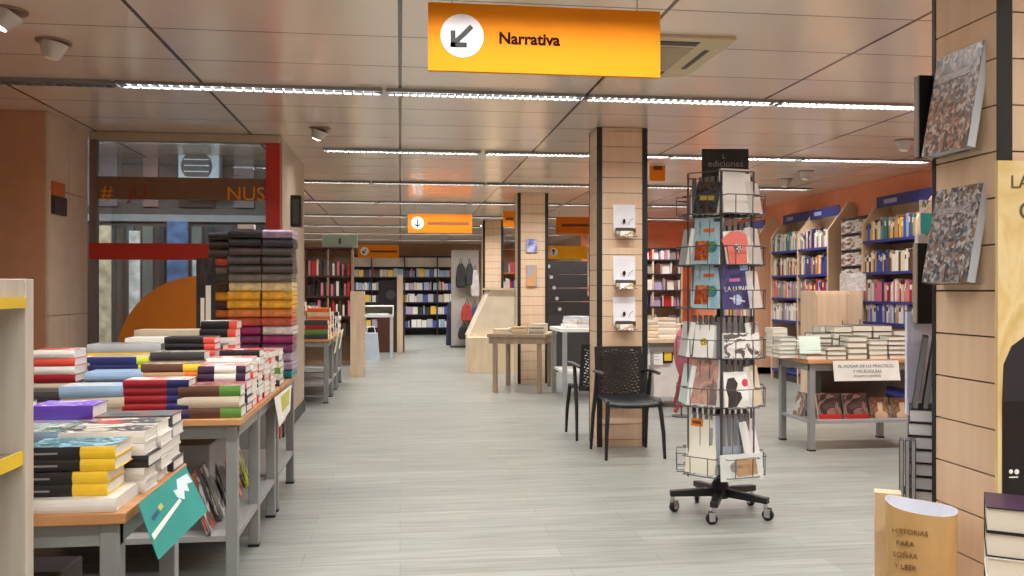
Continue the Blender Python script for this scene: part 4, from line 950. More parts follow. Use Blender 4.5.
# ================================================================== RIGHT TABLE
TRX0, TRX1, TRY = 3.25, 4.24, 6.62
table(TRX0, TRX1, TRY, 7.24, .735, 'grey-legged wooden table piled with cream-paged books in front of the bookcases', 'wooden display tables with grey steel legs', (6.64, 7.17), shelf=.245)
Tz = .735
def rpile(pxa, pxb, ytop, Y, desc, rec, w_=.15, t=.034): pile(pxa, pxb, ytop, Y, rec, desc, w_, None, t, Tz, True, None, .004, pages_mat((228, 222, 204)))
def tpile(pxa, pxb, ytop, Y, n, desc, cols):
    xa, xb = PX(pxa, Y), PX(pxb, Y); cx = (xa+xb)/2; z1 = ZY(ytop, cx, Y); th = (z1-Tz)/n
    for i in range(n):
        c = cols[i % len(cols)]
        book((cx+random.uniform(-.004, .004), Y+.15, Tz+i*th+.0005), xb-xa-.008, .15, th-.001, [(1., c)], '%s-bound cream-paged book, %s in %s' % (c, pos(i, n), desc), 'cream-paged books piled on the table', pi+random.uniform(-.015, .015), None, pages_mat((232, 226, 208)), True)
tpile(806, 827, 350, 6.64, 2, 'the pile at the bare corner of the table', ['red', 'black'])
tpile(827, 847, 346, 6.64, 3, 'the pile beside the white notice', ['dark grey', 'grey', 'black'])
tpile(848, 868, 336, 6.64, 4, 'the pile over the notice start', ['black', 'dark grey', 'brown'])
tpile(869, 888, 340, 6.64, 4, 'the pile over the notice middle', ['grey', 'beige', 'grey'])
tpile(889, 908, 336, 6.64, 5, 'the pile over the notice end', ['black', 'navy'])
tpile(909, 926, 338, 6.64, 4, 'the pile beside the lilac sheet', ['black', 'brown'])
tpile(780, 797, 337, 6.86, 5, 'the pile at the far window corner', ['silver', 'grey', 'white'])
tpile(797, 812, 341, 6.84, 4, 'the pile behind the corner leg', ['grey', 'silver'])
tpile(813, 832, 333, 6.84, 5, 'the pile behind the pale green card', ['brown', 'black', 'grey'])
tpile(833, 852, 326, 6.84, 5, 'the tall pile behind the red-bound book', ['grey', 'black'])
tpile(853, 873, 325, 6.86, 5, 'the tall pile with four dark bindings', ['dark grey', 'black'])
tpile(874, 893, 325, 6.86, 5, 'the tall pile before the cupboard door', ['black', 'dark grey'])
tpile(894, 914, 330, 6.86, 4, 'the tall pile before the blue shelves', ['brown', 'black'])
tpile(772, 788, 328, 7.02, 6, 'the pile touching the spinner rack', ['silver', 'white'])
tpile(820, 838, 326, 7.03, 5, 'the back pile in the middle', ['grey', 'beige'])
gc = MB().box(-.09, .09, 0, .004, 0, .14); tag(gc.build('price_card', mat((212, 228, 214), .5), None, (PX(811, 6.63)+.0, 6.635, Tz+.055), (radians(-12), 0, 0)), 'pale green blank card standing among the cream-paged books', 'card')
# notice on the table edge
nq = empty('notice', (PX(865, 6.6), 6.612, Tz-.165), label='white notice with three lines of lettering hanging from the table of cream-paged books', cat='notice')
xa, xb = PX(833, 6.6)-nq.location.x, PX(899, 6.6)-nq.location.x
za, zb = ZY(381, 3.6, 6.6)-nq.location.z, ZY(361, 3.6, 6.6)-nq.location.z
MB().prism([(xa, zb), (xa+.015, za), (xb+.015, za), (xb-.005, zb)], -.01, -.006, 'xz').build('sheet', WHITE, nq)
TG = mat((120, 120, 122), .6); mid = (za+zb)/2; cx_ = (xa+xb)/2
text('EL HOGAR DE LO PRÁCTICO,', .036, TG, nq, (cx_, -.0112, mid+.038), (pi/2, 0, 0)); text('Y MICROGUÍAS', .036, TG, nq, (cx_+.01, -.0112, mid-.005), (pi/2, 0, 0)); text('(CUARTO CENTRO)', .026, TG, nq, (cx_+.01, -.0112, mid-.043), (pi/2, 0, 0))
tag(MB().box(xa+nq.location.x, xb+nq.location.x, 6.6, 6.625, Tz, Tz+.003).build('paper_strip', WHITE), 'white paper strip folded over the table edge above the notice', 'paper') if False else None
# face-out books on its lower shelf
RB = art([(90, 70, 64), (60, 46, 44), (150, 120, 110), (120, 90, 80)], 2)
def faceout(px_a, px_b, py0, py1, Y, m, lb, extra=None, tilt=-.25, grp=None, pages=PAGES2):
    xa, xb = PX(px_a, Y), PX(px_b, Y); za, zb = ZY(py1, (xa+xb)/2, Y), ZY(py0, (xa+xb)/2, Y)
    e = empty('book', ((xa+xb)/2, Y, za), label=lb, cat='book', group=grp); e.rotation_euler = (tilt, 0, 0)
    W = xb-xa; h = (zb-za)/cos(tilt)
    MB().box(-W/2, W/2, 0, .003, 0, h).build('cover', m, e); MB().box(-W/2+.002, W/2-.002, .003, .03, .002, h-.002).build('pages', pages, e)
    if extra: extra(e, W, h)
    return e
redb = lambda e, W, h: MB().box(-W/2, W/2, -.0015, 0, 0, h*.27).build('red_band', mat((206, 40, 36), .4), e)
faceout(819.5, 843, 394, 422, 6.72, RB, 'dark landscape book with a red band under the notice, the first of a pair', redb, grp='books with red bands under the table')
faceout(846, 870, 394, 422, 6.72, RB, 'dark landscape book with a red band under the notice, the second of a pair', redb, grp='books with red bands under the table')
fig = lambda e, W, h: MB().prism([(-W*.3, 0), (-W*.34, h*.35), (-W*.12, h*.45), (-W*.14, h*.8), (W*.14, h*.8), (W*.12, h*.45), (W*.36, h*.35), (W*.3, 0), (W*.05, h*.12)], -.0015, 0, 'xz').build('pale_figure', mat((222, 190, 158), .5), e)
BB = art([(150, 112, 84), (120, 84, 62), (170, 134, 104)], 2)
faceout(873, 891, 398, 422, 6.72, BB, 'brown book with a pale figure under the notice, the first of a pair', fig, grp='brown books with pale figures under the table')
faceout(894.5, 914, 398, 422, 6.72, BB, 'brown book with a pale figure under the notice, the second of a pair', fig, grp='brown books with pale figures under the table')
for k in range(3):
    yy = 7.12-k*.13
    o = MB().box(0, .03, -.06, .06, 0, .2).build('book', [art([(170, 160, 150), (130, 110, 96), (196, 190, 180)], 2)], None, (TRX0+.06+k*.075, 6.95-.06*k, .2465), (0, radians(14), .2))
    tag(o, '%s pale book leaning on the lower shelf behind the table leg' % ['first', 'second', 'third'][k], 'book', 'leaning pale books on the lower shelf')
tag(MB().box(TRX0+.3, TRX1-.1, 7.0, 7.18, 0, .36).build('dark_crate', mat((86, 80, 78), .7), None, (0, 0, .2465)), 'dark grey crate on the lower shelf behind the face-out books', 'crate')

# ================================================================== RIGHT BOOKCASES
SHELVES = [.15, .52, .87, 1.19, 1.51, 1.86]
SPC = ['white', 'beige', 'cream', 'red', 'orange', 'black', 'navy', 'teal', 'grey', 'tan', 'pink', 'pale blue', 'brown', 'yellow', 'silver', 'blue', 'crimson', 'lilac', 'rust', 'white', 'white', 'cream']
WEIGHT = {1: ['white', 'beige', 'grey', 'pink', 'tan'], 2: ['white', 'silver', 'lilac', 'grey'], 3: ['red', 'white', 'pink', 'crimson', 'white'], 4: ['white', 'grey', 'red'], 5: ['white', 'tan', 'brown', 'yellow', 'blue']}
def wallbooks(y0, y1, z, xf, desc, rnd, pal, hmax=.25, maxn=40):
    """upright books from y1 (far) to y0, spines to the aisle"""
    y = y0+.006; k = 0
    while y < y1-.03 and k < maxn:
        t = rnd.choice((.02, .026, .03, .036, .042, .05)); t = min(t, y1-.004-y); h = rnd.uniform(.72, 1)*hmax; d = rnd.uniform(.14, .19)
        c = rnd.choice(pal)
        mb = MB(); mb.box(xf, xf+d, y, y+t, z+.0005, z+h, 0); mb.box(xf+.003, xf+d-.002, y+.0025, y+t-.0025, z+h-.002, z+h+.0006, 1)
        mb.box(xf-.0008, xf, y+t*.1, y+t*.9, z+h*.62, z+h*.86, 2); 
        o = mb.build('book', [cm(c), PAGES, cm(rnd.choice(('white', 'cream', 'black', c, c)))])
        tag(o, '%s book on %s, %s along' % (c, desc, ordn[min(k, 29)]), 'book', 'upright books on '+desc)
        y += t+rnd.choice((.0008, .0008, .001, .012)); k += 1
def wallcase(name, ya, yb, xf, label, bays, wd, header=True, seed=1, bayname='bookcase', shelves=SHELVES, hm=None):
    r = empty(name, (xf, ya, 0), label=label, cat='bookcase', group='blue-shelved bookcases along the terracotta wall')
    D = RX-.01-xf; Ht = 2.43; Hf = 2.07
    L = yb-ya; bw = L/bays
    MB().box(D-.02, D, 0, L, 0, Ht-.06).build('back_panel', PALEWOOD, r)
    for k in range(bays+1):
        yy = k*bw; t0, t1 = (0, .03) if k == 0 else ((L-.03, L) if k == bays else (yy-.015, yy+.015))
        MB().prism([(0, 0), (0, Hf), (D*.7, Ht), (D-.02, Ht), (D-.02, 0)], t0, t1, 'xz').build('side_panel', BEECH, r)
    MB().box(.04, D-.02, 0, L, 0, .1).build('plinth', mat((60, 56, 60), .6), r)
    rnd = random.Random(seed)
    for b in range(bays):
        y0, y1 = b*bw+.017, (b+1)*bw-.017
        if b == 0: y0 = .031
        if b == bays-1: y1 = L-.031
        MB().box(D*.45, D*.45+.012, y0, y1, Ht-.16, Ht-.03, 0, None).build('header_board', mat((40, 44, 104), .5), r)
        MB().box(D*.45-.003, D*.45, y0+(y1-y0)*.6, y0+(y1-y0)*.85, Ht-.12, Ht-.07).build('header_lettering', mat((150, 156, 190), .5), r)
        for si, z in enumerate(shelves):
            MB().box(.0, D-.021, y0, y1, z-.03, z).build('shelf', BLUE, r)
            bd_ = '%s shelf up of the %s' % (ordn[si], (bayname if bays == 1 else (['nearer', 'farther'][b]+' bay of the '+bayname)))
            pal = rnd.choice(list(WEIGHT.values()))+rnd.sample(SPC, 4)
            if si < 2: continue
            wallbooks(ya+y0, ya+y1, z, xf+.02, bd_, rnd, pal, .26)
    return r
wallcase('bookcase', 8.62, 9.75, 5.45, 'beech bookcase with blue shelves close to the slatted column', 1, .35, True, 3, 'bookcase near the column', [.15, .52, .93, 1.17, 1.51, 1.88])
wallcase('bookcase', 10.56, 12.30, 5.45, 'double beech bookcase with blue shelves behind the spinner rack', 2, .35, True, 5, 'double bookcase')
wallcase('bookcase', 12.9, 14.6, 5.45, 'double beech bookcase with blue shelves at the end of the terracotta wall', 2, .35, True, 9, 'last wall bookcase')
# gap fixture between them
gf = empty('card_stand', (5.55, 10.1, 0), label='narrow dark stand of cards between the two blue-shelved bookcases', cat='stand')
MB().box(0, .2, -.3, .3, 0, 2.2).build('stand_back', mat((50, 44, 44), .6), gf)
for k in range(7): MB().box(-.03, 0, -.26, .26, .8+k*.2, .96+k*.2).build('card_row', art([(206, 200, 196), (150, 120, 110), (80, 70, 76), (214, 190, 170), (220, 216, 210)], 6, 'voronoi'), gf)
# pale cupboard blocks in front of the shelves
def cupboard(x0, x1, y0, y1, h, lb, m=PALEWOOD):
    r = empty('cupboard', ((x0+x1)/2, (y0+y1)/2, 0), label=lb, cat='cupboard')
    W, D = x1-x0, y1-y0
    MB().box(-W/2, W/2, -D/2, D/2, .05, h).build('body', m, r, bevel=.006)
    MB().box(-W/2+.02, W/2-.02, -D/2-.016, -D/2-.001, .08, h-.03).build('door', m, r, bevel=.004)
    MB().box(-W/2+.03, W/2-.03, -D/2+.03, D/2-.03, 0, .05).build('plinth', DARKGREY, r)
    MB().box(W/2-.06, W/2-.05, -D/2-.03, -D/2-.016, h*.6, h*.75).build('handle', CHROME, r)
    return r
Yc = 9.0
cupboard(PX(815, Yc), PX(846, Yc), Yc, Yc+.35, ZY(291, 4.4, Yc), 'plain pale wood cupboard standing behind the piled book table')
cupboard(PX(848.5, Yc+.3), PX(866, Yc+.3), Yc+.36, Yc+.75, ZY(291, 4.6, Yc+.4), 'narrower pale wood cupboard beside the plain cupboard')
tag(MB().box(-.12, .12, -.08, .08, 0, .2).build('carton', art([(226, 220, 214), (206, 200, 196), (230, 226, 222)], 3), None, (PX(855, 9.5), 9.55, ZY(291, 4.6, Yc+.4)+.001), None, .004), 'white printed carton on top of the narrower cupboard', 'carton')

# ================================================================== BACK RIGHT: bookcase facing us, low table, pink bag
def facecase(name, xa, xb, Y, top, shelves, label, nb, seed, wood_=PALEWOOD, shelfm=None, grp=None, stuffname='books', pal=None, dens=1.0, depth=.35):
    r = empty(name, ((xa+xb)/2, Y, 0), label=label, cat='bookcase', group=grp)
    W = xb-xa
    MB().box(-W/2, W/2, depth-.02, depth, 0, top).build('back_panel', wood_, r)
    for k in range(nb+1):
        x = -W/2+W*k/nb; MB().box(x-.015, x+.015, 0, depth-.021, 0, top).build('side_panel', wood_, r)
    MB().box(-W/2, W/2, 0, depth-.02, top, top+.03).build('top_board', shelfm or wood_, r)
    for z in shelves: MB().box(-W/2+.016, W/2-.016, -.005, depth-.021, z-.03, z).build('shelf', shelfm or DARKGREY, r)
    return r
FAR = MB(); FARM = [cm(c) for c in ('white', 'pink', 'grey', 'red', 'black', 'pale blue', 'cream', 'lilac', 'brown', 'yellow', 'blue', 'silver')]
def farbooks(xa, xb, Y, shelves, hmax, rnd, pal=None, fo=.3, depth=.2):
    for z in shelves:
        x = xa+.03
        while x < xb-.05:
            if rnd.random() < fo:     # face out
                w_ = min(rnd.uniform(.12, .17), xb-.04-x); T = Matrix.Translation((x, Y+.05, z+.001)) @ Matrix.Rotation(-.2, 4, 'X')
                FAR.box(0, w_, 0, .02, 0, hmax*rnd.uniform(.7, .95), rnd.choice(pal or range(12)), T); x += w_+.01
            else:
                t = rnd.uniform(.02, .045); FAR.box(x, x+t, Y+.03, Y+.03+depth*.8, z+.0005, z+hmax*rnd.uniform(.65, 1), rnd.choice(pal or range(12))); x += t+.001
                if rnd.random() < .06: x += .06
Yb = 16.55
xa = 3.75
facecase('bookcase', xa, 5.5, Yb, 2.1, [.2, .6, .98, 1.3, 1.62, 1.9], 'dark-shelved bookcase against the terracotta back wall', 3, 3, PALEWOOD, mat((40, 34, 50), .5))
farbooks(xa, 5.5, Yb, [.6, .98, 1.3, 1.62, 1.9], .24, random.Random(2), [0, 0, 1, 2, 7, 8, 3])
# white display table with books seen past the chair
lt = empty('display_table', (PX(668, 9.5), 9.6, 0), label='white fronted low table with yellow poster behind the armchair', cat='table')
W = PX(692, 9.5)-PX(640, 9.5)
MB().box(-W/2, W/2, -.35, .35, .72, .76).build('tabletop', PALEWOOD, lt); MB().box(-W/2+.03, W/2-.03, -.3, .3, .12, .58).build('front_panel', mat((216, 212, 208), .5), lt); MB().box(-W/2+.02, W/2-.02, -.33, .33, .62, .72).build('apron', mat((120, 116, 110), .5), lt)
for sx_ in (-1, 1):
    for sy_ in (-1, 1): MB().box(sx_*(W/2-.05)-.02, sx_*(W/2-.05)+.02, sy_*.3-.02, sy_*.3+.02, 0, .62).build('leg', GREYMETAL, lt)
ytp = lt.location
for k, (a, b, py, c) in enumerate(((648, 658, 321, 'cream'), (658, 676, 318, 'white'), (676, 690, 324, 'cream'))):
    pile(a, b, py, 9.45, [S(c), S('beige')], 'the low pile %s on the white fronted table' % ['by the column', 'in the middle', 'by the spinner rack'][k], .2, None, .04, .7605)
for px0, px1, py0, py1, m, lb in ((649, 663, 349, 365, WHITE, 'white information sheet on the front of the low table'), (663.5, 673, 348, 363, mat((226, 190, 40), .5), 'yellow poster with black border on the front of the low table')):
    X_a, X_b = PX(px0, 9.27), PX(px1, 9.27)
    e = empty('poster', ((X_a+X_b)/2, 9.285, ZY(py1, X_a, 9.27)), label=lb, cat='poster'); h = ZY(py0, X_a, 9.27)-ZY(py1, X_a, 9.27); W = X_b-X_a
    MB().box(-W/2, W/2, -.004, .008, 0, h).build('sheet', BLACK if 'yellow' in lb else WHITE, e)
    if 'yellow' in lb: MB().box(-W*.38, W*.38, -.006, -.004, h*.14, h*.9).build('yellow_print', m, e)
    else: MB().box(-W*.3, W*.3, -.006, -.004, h*.3, h*.34).box(-W*.3, W*.2, -.006, -.004, h*.5, h*.54).box(-W*.3, W*.3, -.006, -.004, h*.7, h*.75).build('print', mat((170, 180, 190), .5), e)
# pink bag on a hook stand beside the spinner rack
pk_ = empty('pink_bag', (PX(683, 8.6), 8.6, 0), label='limp pink cloth bag with red straps hanging beside the spinner rack', cat='bag')
b_ = MB(); prf = []
for k in range(9):
    v = k/8; prf.append((.035+.06*sin(pi*min(1, v*1.05))**.6, .42+.48*(1-v)))
b_.lathe(prf[::-1], (0, 0, 0), 14); b_.build('cloth', mat((190, 104, 116), .8, vary=.2), pk_)
MB().tube([(-.02, 0, .43), (-.05, 0, .28), (-.08, 0, .16), (-.06, 0, .1), (-.09, -.02, .06)], .022, 8).tube([(.03, 0, .43), (.01, .0, .25), (-.02, 0, .1)], .02, 8).build('red_strap', mat((150, 50, 62), .7), pk_)
MB().tube([(0, .05, 0), (0, .05, .95)], .008, 6).lathe([(.1, 0), (.1, .01)], (0, .05, 0), 14).tube([(0, .05, .95), (0, 0, .93)], .006, 6).build('hook_stand', DARKGREY, pk_)

# ================================================================== MIDDLE
# grey-brown table by the second column
mt = empty('wooden_table', (1.60, 11.3, 0), radians(-19), label='greyish wooden table with thick square legs before the second slatted column', cat='table')
TW2 = wood((150, 128, 108), (170, 148, 126), (6, 6, 1), 2.5, .5)
MB().box(-.38, .38, -.46, .46, .70, .745).build('tabletop', TW2, mt, bevel=.004); MB().box(-.36, .36, -.44, .44, .62, .70).build('apron', TW2, mt)
for sx_ in (-1, 1):
    for sy_ in (-1, 1): MB().box(sx_*.285-.028, sx_*.285+.028, sy_*.40-.028, sy_*.40+.028, 0, .62).build('leg', TW2, mt, bevel=.004)
for k, (dx, dy, nb, c, dsc) in enumerate(((-.22, -.38, 2, 'beige', 'the beige pair at the aisle end of the wooden table'), (.02, -.4, 3, 'tan', 'the tan pile in the middle of the wooden table'), (.24, -.36, 3, 'grey', 'the grey pile at the column end of the wooden table'), (-.1, -.1, 2, 'teal', 'the teal pair on the wooden table'), (.22, -.05, 4, 'cream', 'the cream pile at the back of the wooden table'))):
    p_ = mt.matrix_basis if False else (Matrix.Translation(mt.location) @ Matrix.Rotation(radians(-19), 4, 'Z'))
    v = p_ @ Vector((dx, dy, 0))
    for i in range(nb): book((v.x, v.y, .7455+i*.03), .19, .15, .029, [(1., c if i % 2 == 0 else 'beige')], '%s book, %s in %s' % (c if i % 2 == 0 else 'beige', pos(i, nb), dsc), 'books on the wooden table', radians(-19), None, PAGES2)
# sloping counter
ct = empty('counter', (1.05, 13.55, 0), label='pale wooden counter with a sloping end and a low box base', cat='counter')
PW_ = wood((214, 192, 160), (228, 208, 178), (6, 6, 1), 2, .5)
MB().box(0, 1.0, 0, .5, 0, .56).build('base_box', PW_, ct, bevel=.006)
MB().prism([(.02, .56), (.36, 1.3), (.99, 1.3), (.99, .56)], .12, .9, 'xz').build('sloped_body', mat((222, 208, 184), .6), ct)
MB().box(.3, 1.0, .1, .95, 1.3, 1.33).build('counter_top', PW_, ct)
# white magazine table + stepped dark display behind the second chair
wt = empty('display_table', (PX(572, 10.4)+.42, 10.55, 0), label='white table heaped with magazines behind the side-on armchair', cat='table')
MB().box(-.6, .6, -.4, .4, .8, .84).build('tabletop', WHITE, wt)
for sx_ in (-1, 1):
    for sy_ in (-1, 1): MB().box(sx_*.55-.025, sx_*.55+.025, sy_*.36-.025, sy_*.36+.025, 0, .8).build('leg', mat((150, 156, 156), .5), wt)
MB().box(-.56, .56, -.36, .36, .3, .33).build('lower_shelf', WHITE, wt)
for k, (dx, dz, c) in enumerate(((-.4, .0, (226, 222, 220)), (-.28, 0, (206, 210, 220)), (-.33, .05, (214, 206, 200)), (-.05, 0, (230, 230, 232)), (-.3, .09, (200, 204, 214)))):
    o = MB().box(-.12, .12, -.15, .15, 0, .045).build('magazine_pile', mat(c, .4, vary=.25, scale=30), None, (wt.location.x+dx, 10.45+.03*k, .841+dz), (0, 0, .2*k))
    o.name = 'magazine'; tag(o, '%s thick magazine heaped on the white table' % ['cream', 'pale blue', 'beige', 'white', 'topmost pale grey'][k], 'magazine', 'magazines heaped on the white table')
lo_ = MB().box(-.14, .14, 0, .02, 0, .3); tag(lo_.build('magazine', art([(206, 226, 220), (180, 206, 200), (226, 230, 226), (60, 60, 60)], 2), None, (wt.location.x-.12, 10.35, .332), (-.3, 0, 0)), 'pale green magazine leaning on the lower shelf of the white table', 'magazine')
sd_ = empty('stepped_board', (PX(568, 13.6), 13.6, 0), label='tall dark grey board with white ring marks under the yellow sign', cat='board')
W = PX(592, 13.6)-PX(547, 13.6); z1 = ZY(260, 2.3, 13.6)
for k in range(4):
    za, zb = .9+(z1-.9)*k/4, .9+(z1-.9)*(k+1)/4
    MB().box(-W/2, W/2, .05*k, .3, za, zb-.012).build('board_row', mat((50, 48, 50), .5), sd_)
MB().box(-W/2, W/2, .0, .32, 0, .9).build('base', mat((60, 56, 56), .5), sd_)
for k in range(5): MB().lathe([(.03, 0), (.03, .004)], (0, 0, 0), 10, 0, Matrix.Translation((-W/2+.05+k*.045, -.002+.0, z1-.1-k*.17)) @ Matrix.Rotation(pi/2, 4, 'X')).build('ring_mark', mat((190, 190, 190), .4), sd_)
wp = empty('white_banner', (PX(594, 13), 13.0, 0), label='red and white banner stand beside the tall dark board', cat='banner')
MB().tube([(0, 0, 0), (0, 0, 2.05)], .012, 8).lathe([(.15, 0), (.15, .015)], (0, 0, 0), 16).build('pole', CHROME, wp); MB().box(-.1, .1, -.01, .01, 1.2, 2.0).build('banner_sheet', art([(230, 226, 224), (190, 40, 40), (220, 216, 214), (90, 90, 96)], 2), wp)
# white stack high by column two
for k in range(5):
    pass
# orange-brown wood case between columns three and four
oc = facecase('bookcase', PX(499, 17.3), PX(517, 17.3)+.3, 17.3, 2.1, [.5, .9, 1.3, 1.65], 'narrow warm wood bookcase between the two far slatted columns', 1, 4, wood((196, 140, 96), (210, 156, 110)), wood((190, 110, 60), (206, 130, 76)))
farbooks(PX(499, 17.3), PX(517, 17.3)+.3, 17.3, [.5, .9, 1.3, 1.65], .26, random.Random(6), [4, 8, 3, 0, 10])

# ================================================================== FAR END
xa, xb = PX(338, 25.2), PX(470, 25.2)
fc = facecase('bookcase', xa, xb, 25.2, 2.25, [.22, .6, .95, 1.3, 1.68], 'long navy-shelved bookcase across the far end of the shop', 4, 5, mat((64, 54, 60), .6), mat((34, 32, 62), .5))  # dark case colour paints in the shaded gaps between the books
MB().box((xa-xb)/2+.02, (xb-xa)/2-.02, .2, .215, 1.97, 2.24).build('painted_lit_top', mat((240, 226, 212), .6), fc)  # pale sheet paints the light on the top of the back panel
farbooks(xa, xb, 25.2, [.22, .6, .95, 1.3, 1.68], .26, random.Random(11), [0, 0, 0, 0, 1, 5, 10, 3, 7, 11, 4, 5, 9], .5)
facecase('bookcase', xb+.6, xb+2.8, 25.2, 2.25, [.22, .6, .95, 1.3, 1.68], 'second navy-shelved bookcase at the far end behind the counter', 3, 8, PALEWOOD, mat((38, 36, 66), .5))
farbooks(xb+.6, xb+2.8, 25.2, [.22, .6, .95, 1.3, 1.68], .26, random.Random(12))
xa, xb = PX(304, 15.2), PX(352, 15.2)
facecase('bookcase', xa, xb, 15.2, 2.0, [.5, .85, 1.2, 1.55], 'dark crowded bookcase at the window side past the aisle tables', 2, 8, wood((150, 120, 96), (166, 136, 110)), mat((70, 30, 34), .5))
farbooks(xa, xb, 15.2, [.5, .85, 1.2, 1.55], .28, random.Random(21), [3, 4, 4, 8, 1, 0, 4], .06)
cn = empty('sign_light_box', (PX(340, 15.3), 15.3, 2.031), label='pale green glass sign box on top of the dark crowded bookcase', cat='sign')
MB().box(-.3, .3, -.05, .05, 0, .22).build('sign_box', mat((160, 184, 172), .3), cn, bevel=.01); MB().box(-.02, .02, -.055, -.05, .06, .16).build('sign_mark', DARKGREY, cn)
# aisle tables past the wall
for k, (y0, y1) in enumerate(((10.15, 10.85), (10.9, 11.6), (11.7, 12.5))):
    table(-2.0, -.8, y0, y1, TT, ['wooden aisle table with dark green books just past the short wall', 'wooden aisle table with hanging papers in the middle', 'wooden aisle table next to the pale low shelf unit'][k], 'wooden display tables with grey steel legs', (y0+.02, y1-.07))
FX = -.815
DS = [('the green and maroon pile on the aisle table', 10.2, 332, 320, ['green', 'crimson', 'dark grey']), ('the orange and white pile on the aisle table', 10.5, 336, 308, ['white', 'tan', 'orange', 'cream', 'orange']), ('the tan pile on the middle aisle table', 11.0, 340, 312, ['tan', 'dark grey', 'cream']), ('the dark pile on the middle aisle table', 11.3, 345, 316, ['dark grey', 'black', 'brown']), ('the grey pile on the last aisle table', 11.85, 350, 312, ['grey', 'silver', 'black']), ('the pale pile on the last aisle table', 12.2, 354, 316, ['white', 'dark grey', 'cream'])]
for d, y, px, py, cols in DS:
    stack(FX-.14, y, TT, ZY(py, FX, y), .26, .2, [S(c) for c in cols], d, 0, .006, None, True, .05)
    stack(FX-.42, y, TT, ZY(py-6, FX, y), .25, .2, [S(c) for c in cols[::-1]], 'the rear of '+d[4:], 0, .006, None, True, .05)
for k, (px, py0, py1, y, c) in enumerate(((334, 330, 352, 10.75, (226, 222, 190)), (346, 322, 338, 11.55, (226, 224, 220)))):
    o = MB().box(0, .004, -.12, .12, 0, .26).build('notice', mat(c, .5, vary=.2, scale=20), None, (-.79, y, TT-.2), (0, radians(10), 0)); tag(o, ['cream printed notice hanging on the aisle table edge', 'white notice hanging on the middle aisle table edge'][k], 'notice')
pu = empty('low_shelf_unit', (PX(364, 13.2)-.08, 13.2, 0), label='pale narrow shelf unit at the end of the aisle tables', cat='shelf unit')
MB().box(-.12, .08, -.02, .0, 0, 1.28).build('end_panel', PALEWOOD, pu); MB().box(-.12, -.10, 0, .9, 0, 1.28).build('back_panel', PALEWOOD, pu); MB().box(-.1, .06, .88, .9, 0, 1.28).build('end_panel', PALEWOOD, pu)
for z in (.1, .5, .9, 1.25): MB().box(-.1, .06, 0, .88, z-.025, z).build('shelf', PALEWOOD, pu)
# desk with printer, speaker-like box and bag
dk = empty('desk', (PX(378, 17), 17, 0), label='small grey-white stand with a tray of papers beside the aisle', cat='stand')
MB().box(-.3, .3, -.25, .25, .78, .83).build('top', mat((196, 200, 200), .5), dk); MB().box(-.3, .3, .23, .25, .83, 1.0).box(-.3, -.28, -.25, .23, .83, 1.0).box(.28, .3, -.25, .23, .83, 1.0).box(-.28, .28, -.25, .23, .98, 1.0).build('tray_hood', WHITE, dk)
for sx_ in (-1, 1):
    for sy_ in (-1, 1): MB().box(sx_*.26-.03, sx_*.26+.03, sy_*.2-.03, sy_*.2+.03, 0, .78).build('leg', mat((170, 176, 178), .5), dk)
tag(MB().box(-.2, .2, -.15, .15, 0, .02).build('papers', WHITE, None, (dk.location.x, 16.95, .831)), 'sheets of white paper lying in the hooded tray', 'paper')
lb_ = empty('shopping_bag', (PX(371, 16.4), 16.4, 0), label='pale blue shopping bag on the floor beside the small grey stand', cat='bag')
MB().prism([(-.16, 0), (.16, 0), (.12, .5), (-.1, .5)], -.12, .12, 'xz').build('bag_body', mat((190, 206, 222), .6), lb_); MB().tube([(-.08, 0, .5), (-.06, 0, .62), (.06, 0, .62), (.08, 0, .5)], .008, 6).build('handle', WHITE, lb_)
db = empty('dark_cabinet', (PX(391, 18.5), 18.5, 0), label='dark brown cabinet with a black box front beside the pale post', cat='cabinet')
MB().box(-.28, .28, -.2, .2, 0, .85).build('body', mat((84, 44, 32), .5), db); MB().box(-.26, .26, -.22, .2, .85, 1.5).build('black_box', BLACK, db); MB().lathe([(.1, 0), (.1, .01)], (0, 0, 0), 16, 0, Matrix.Translation((0, -.22, 1.2)) @ Matrix.Rotation(pi/2, 4, 'X')).build('speaker_cone', DARKGREY, db)
ps = MB().box(-.06, .06, -.1, .1, 0, 1.6); tag(ps.build('pale_post', PALEWOOD, None, (PX(400, 18.0), 18.05, 0), None, .005), 'tall pale wooden end panel beside the dark cabinet', 'panel')
# bags hanging before the counter
hs = empty('bag_stand', (PX(466, 19.5), 19.5, 0), label='tall grey stand of hanging bags at the end of the aisle', cat='stand')
MB().box(-.32, .3, .14, .18, 0, 2.2).build('stand_panel', mat((176, 170, 164), .5), hs); MB().box(-.34, .32, .07, .3, 0, .05).build('foot_plate', DARKGREY, hs)
for k in range(4): MB().tube([(-.25+k*.16, .14, 2.0-.4*(k % 2)), (-.25+k*.16, .03, 2.02-.4*(k % 2))], .008, 6).build('peg', CHROME, hs)
def bag(dx, z, w_, h, c, lb):
    e = empty('hanging_bag', (hs.location.x+dx, hs.location.y-.0, z), label=lb, cat='bag', group='bags on the grey stand')
    m_ = MB(); pr = [(-w_/2, .0), (w_/2, .0), (w_*.55, h*.35), (w_*.42, h*.8), (w_*.2, h), (-w_*.2, h), (-w_*.42, h*.8), (-w_*.55, h*.35)]
    m_.prism(pr, -.1, .06, 'xz'); m_.build('bag_body', mat(c, .6, vary=.2, scale=8), e, bevel=.03)
    MB().tube([(-w_*.15, -.02, h), (0, -.02, h+.12), (w_*.15, -.02, h)], .01, 6).build('strap', BLACK, e)
bag(-.12, 1.35, .2, .55, (40, 38, 40), 'tall black bag high on the grey stand'); bag(.08, 1.4, .16, .5, (52, 50, 54), 'charcoal bag high on the grey stand')
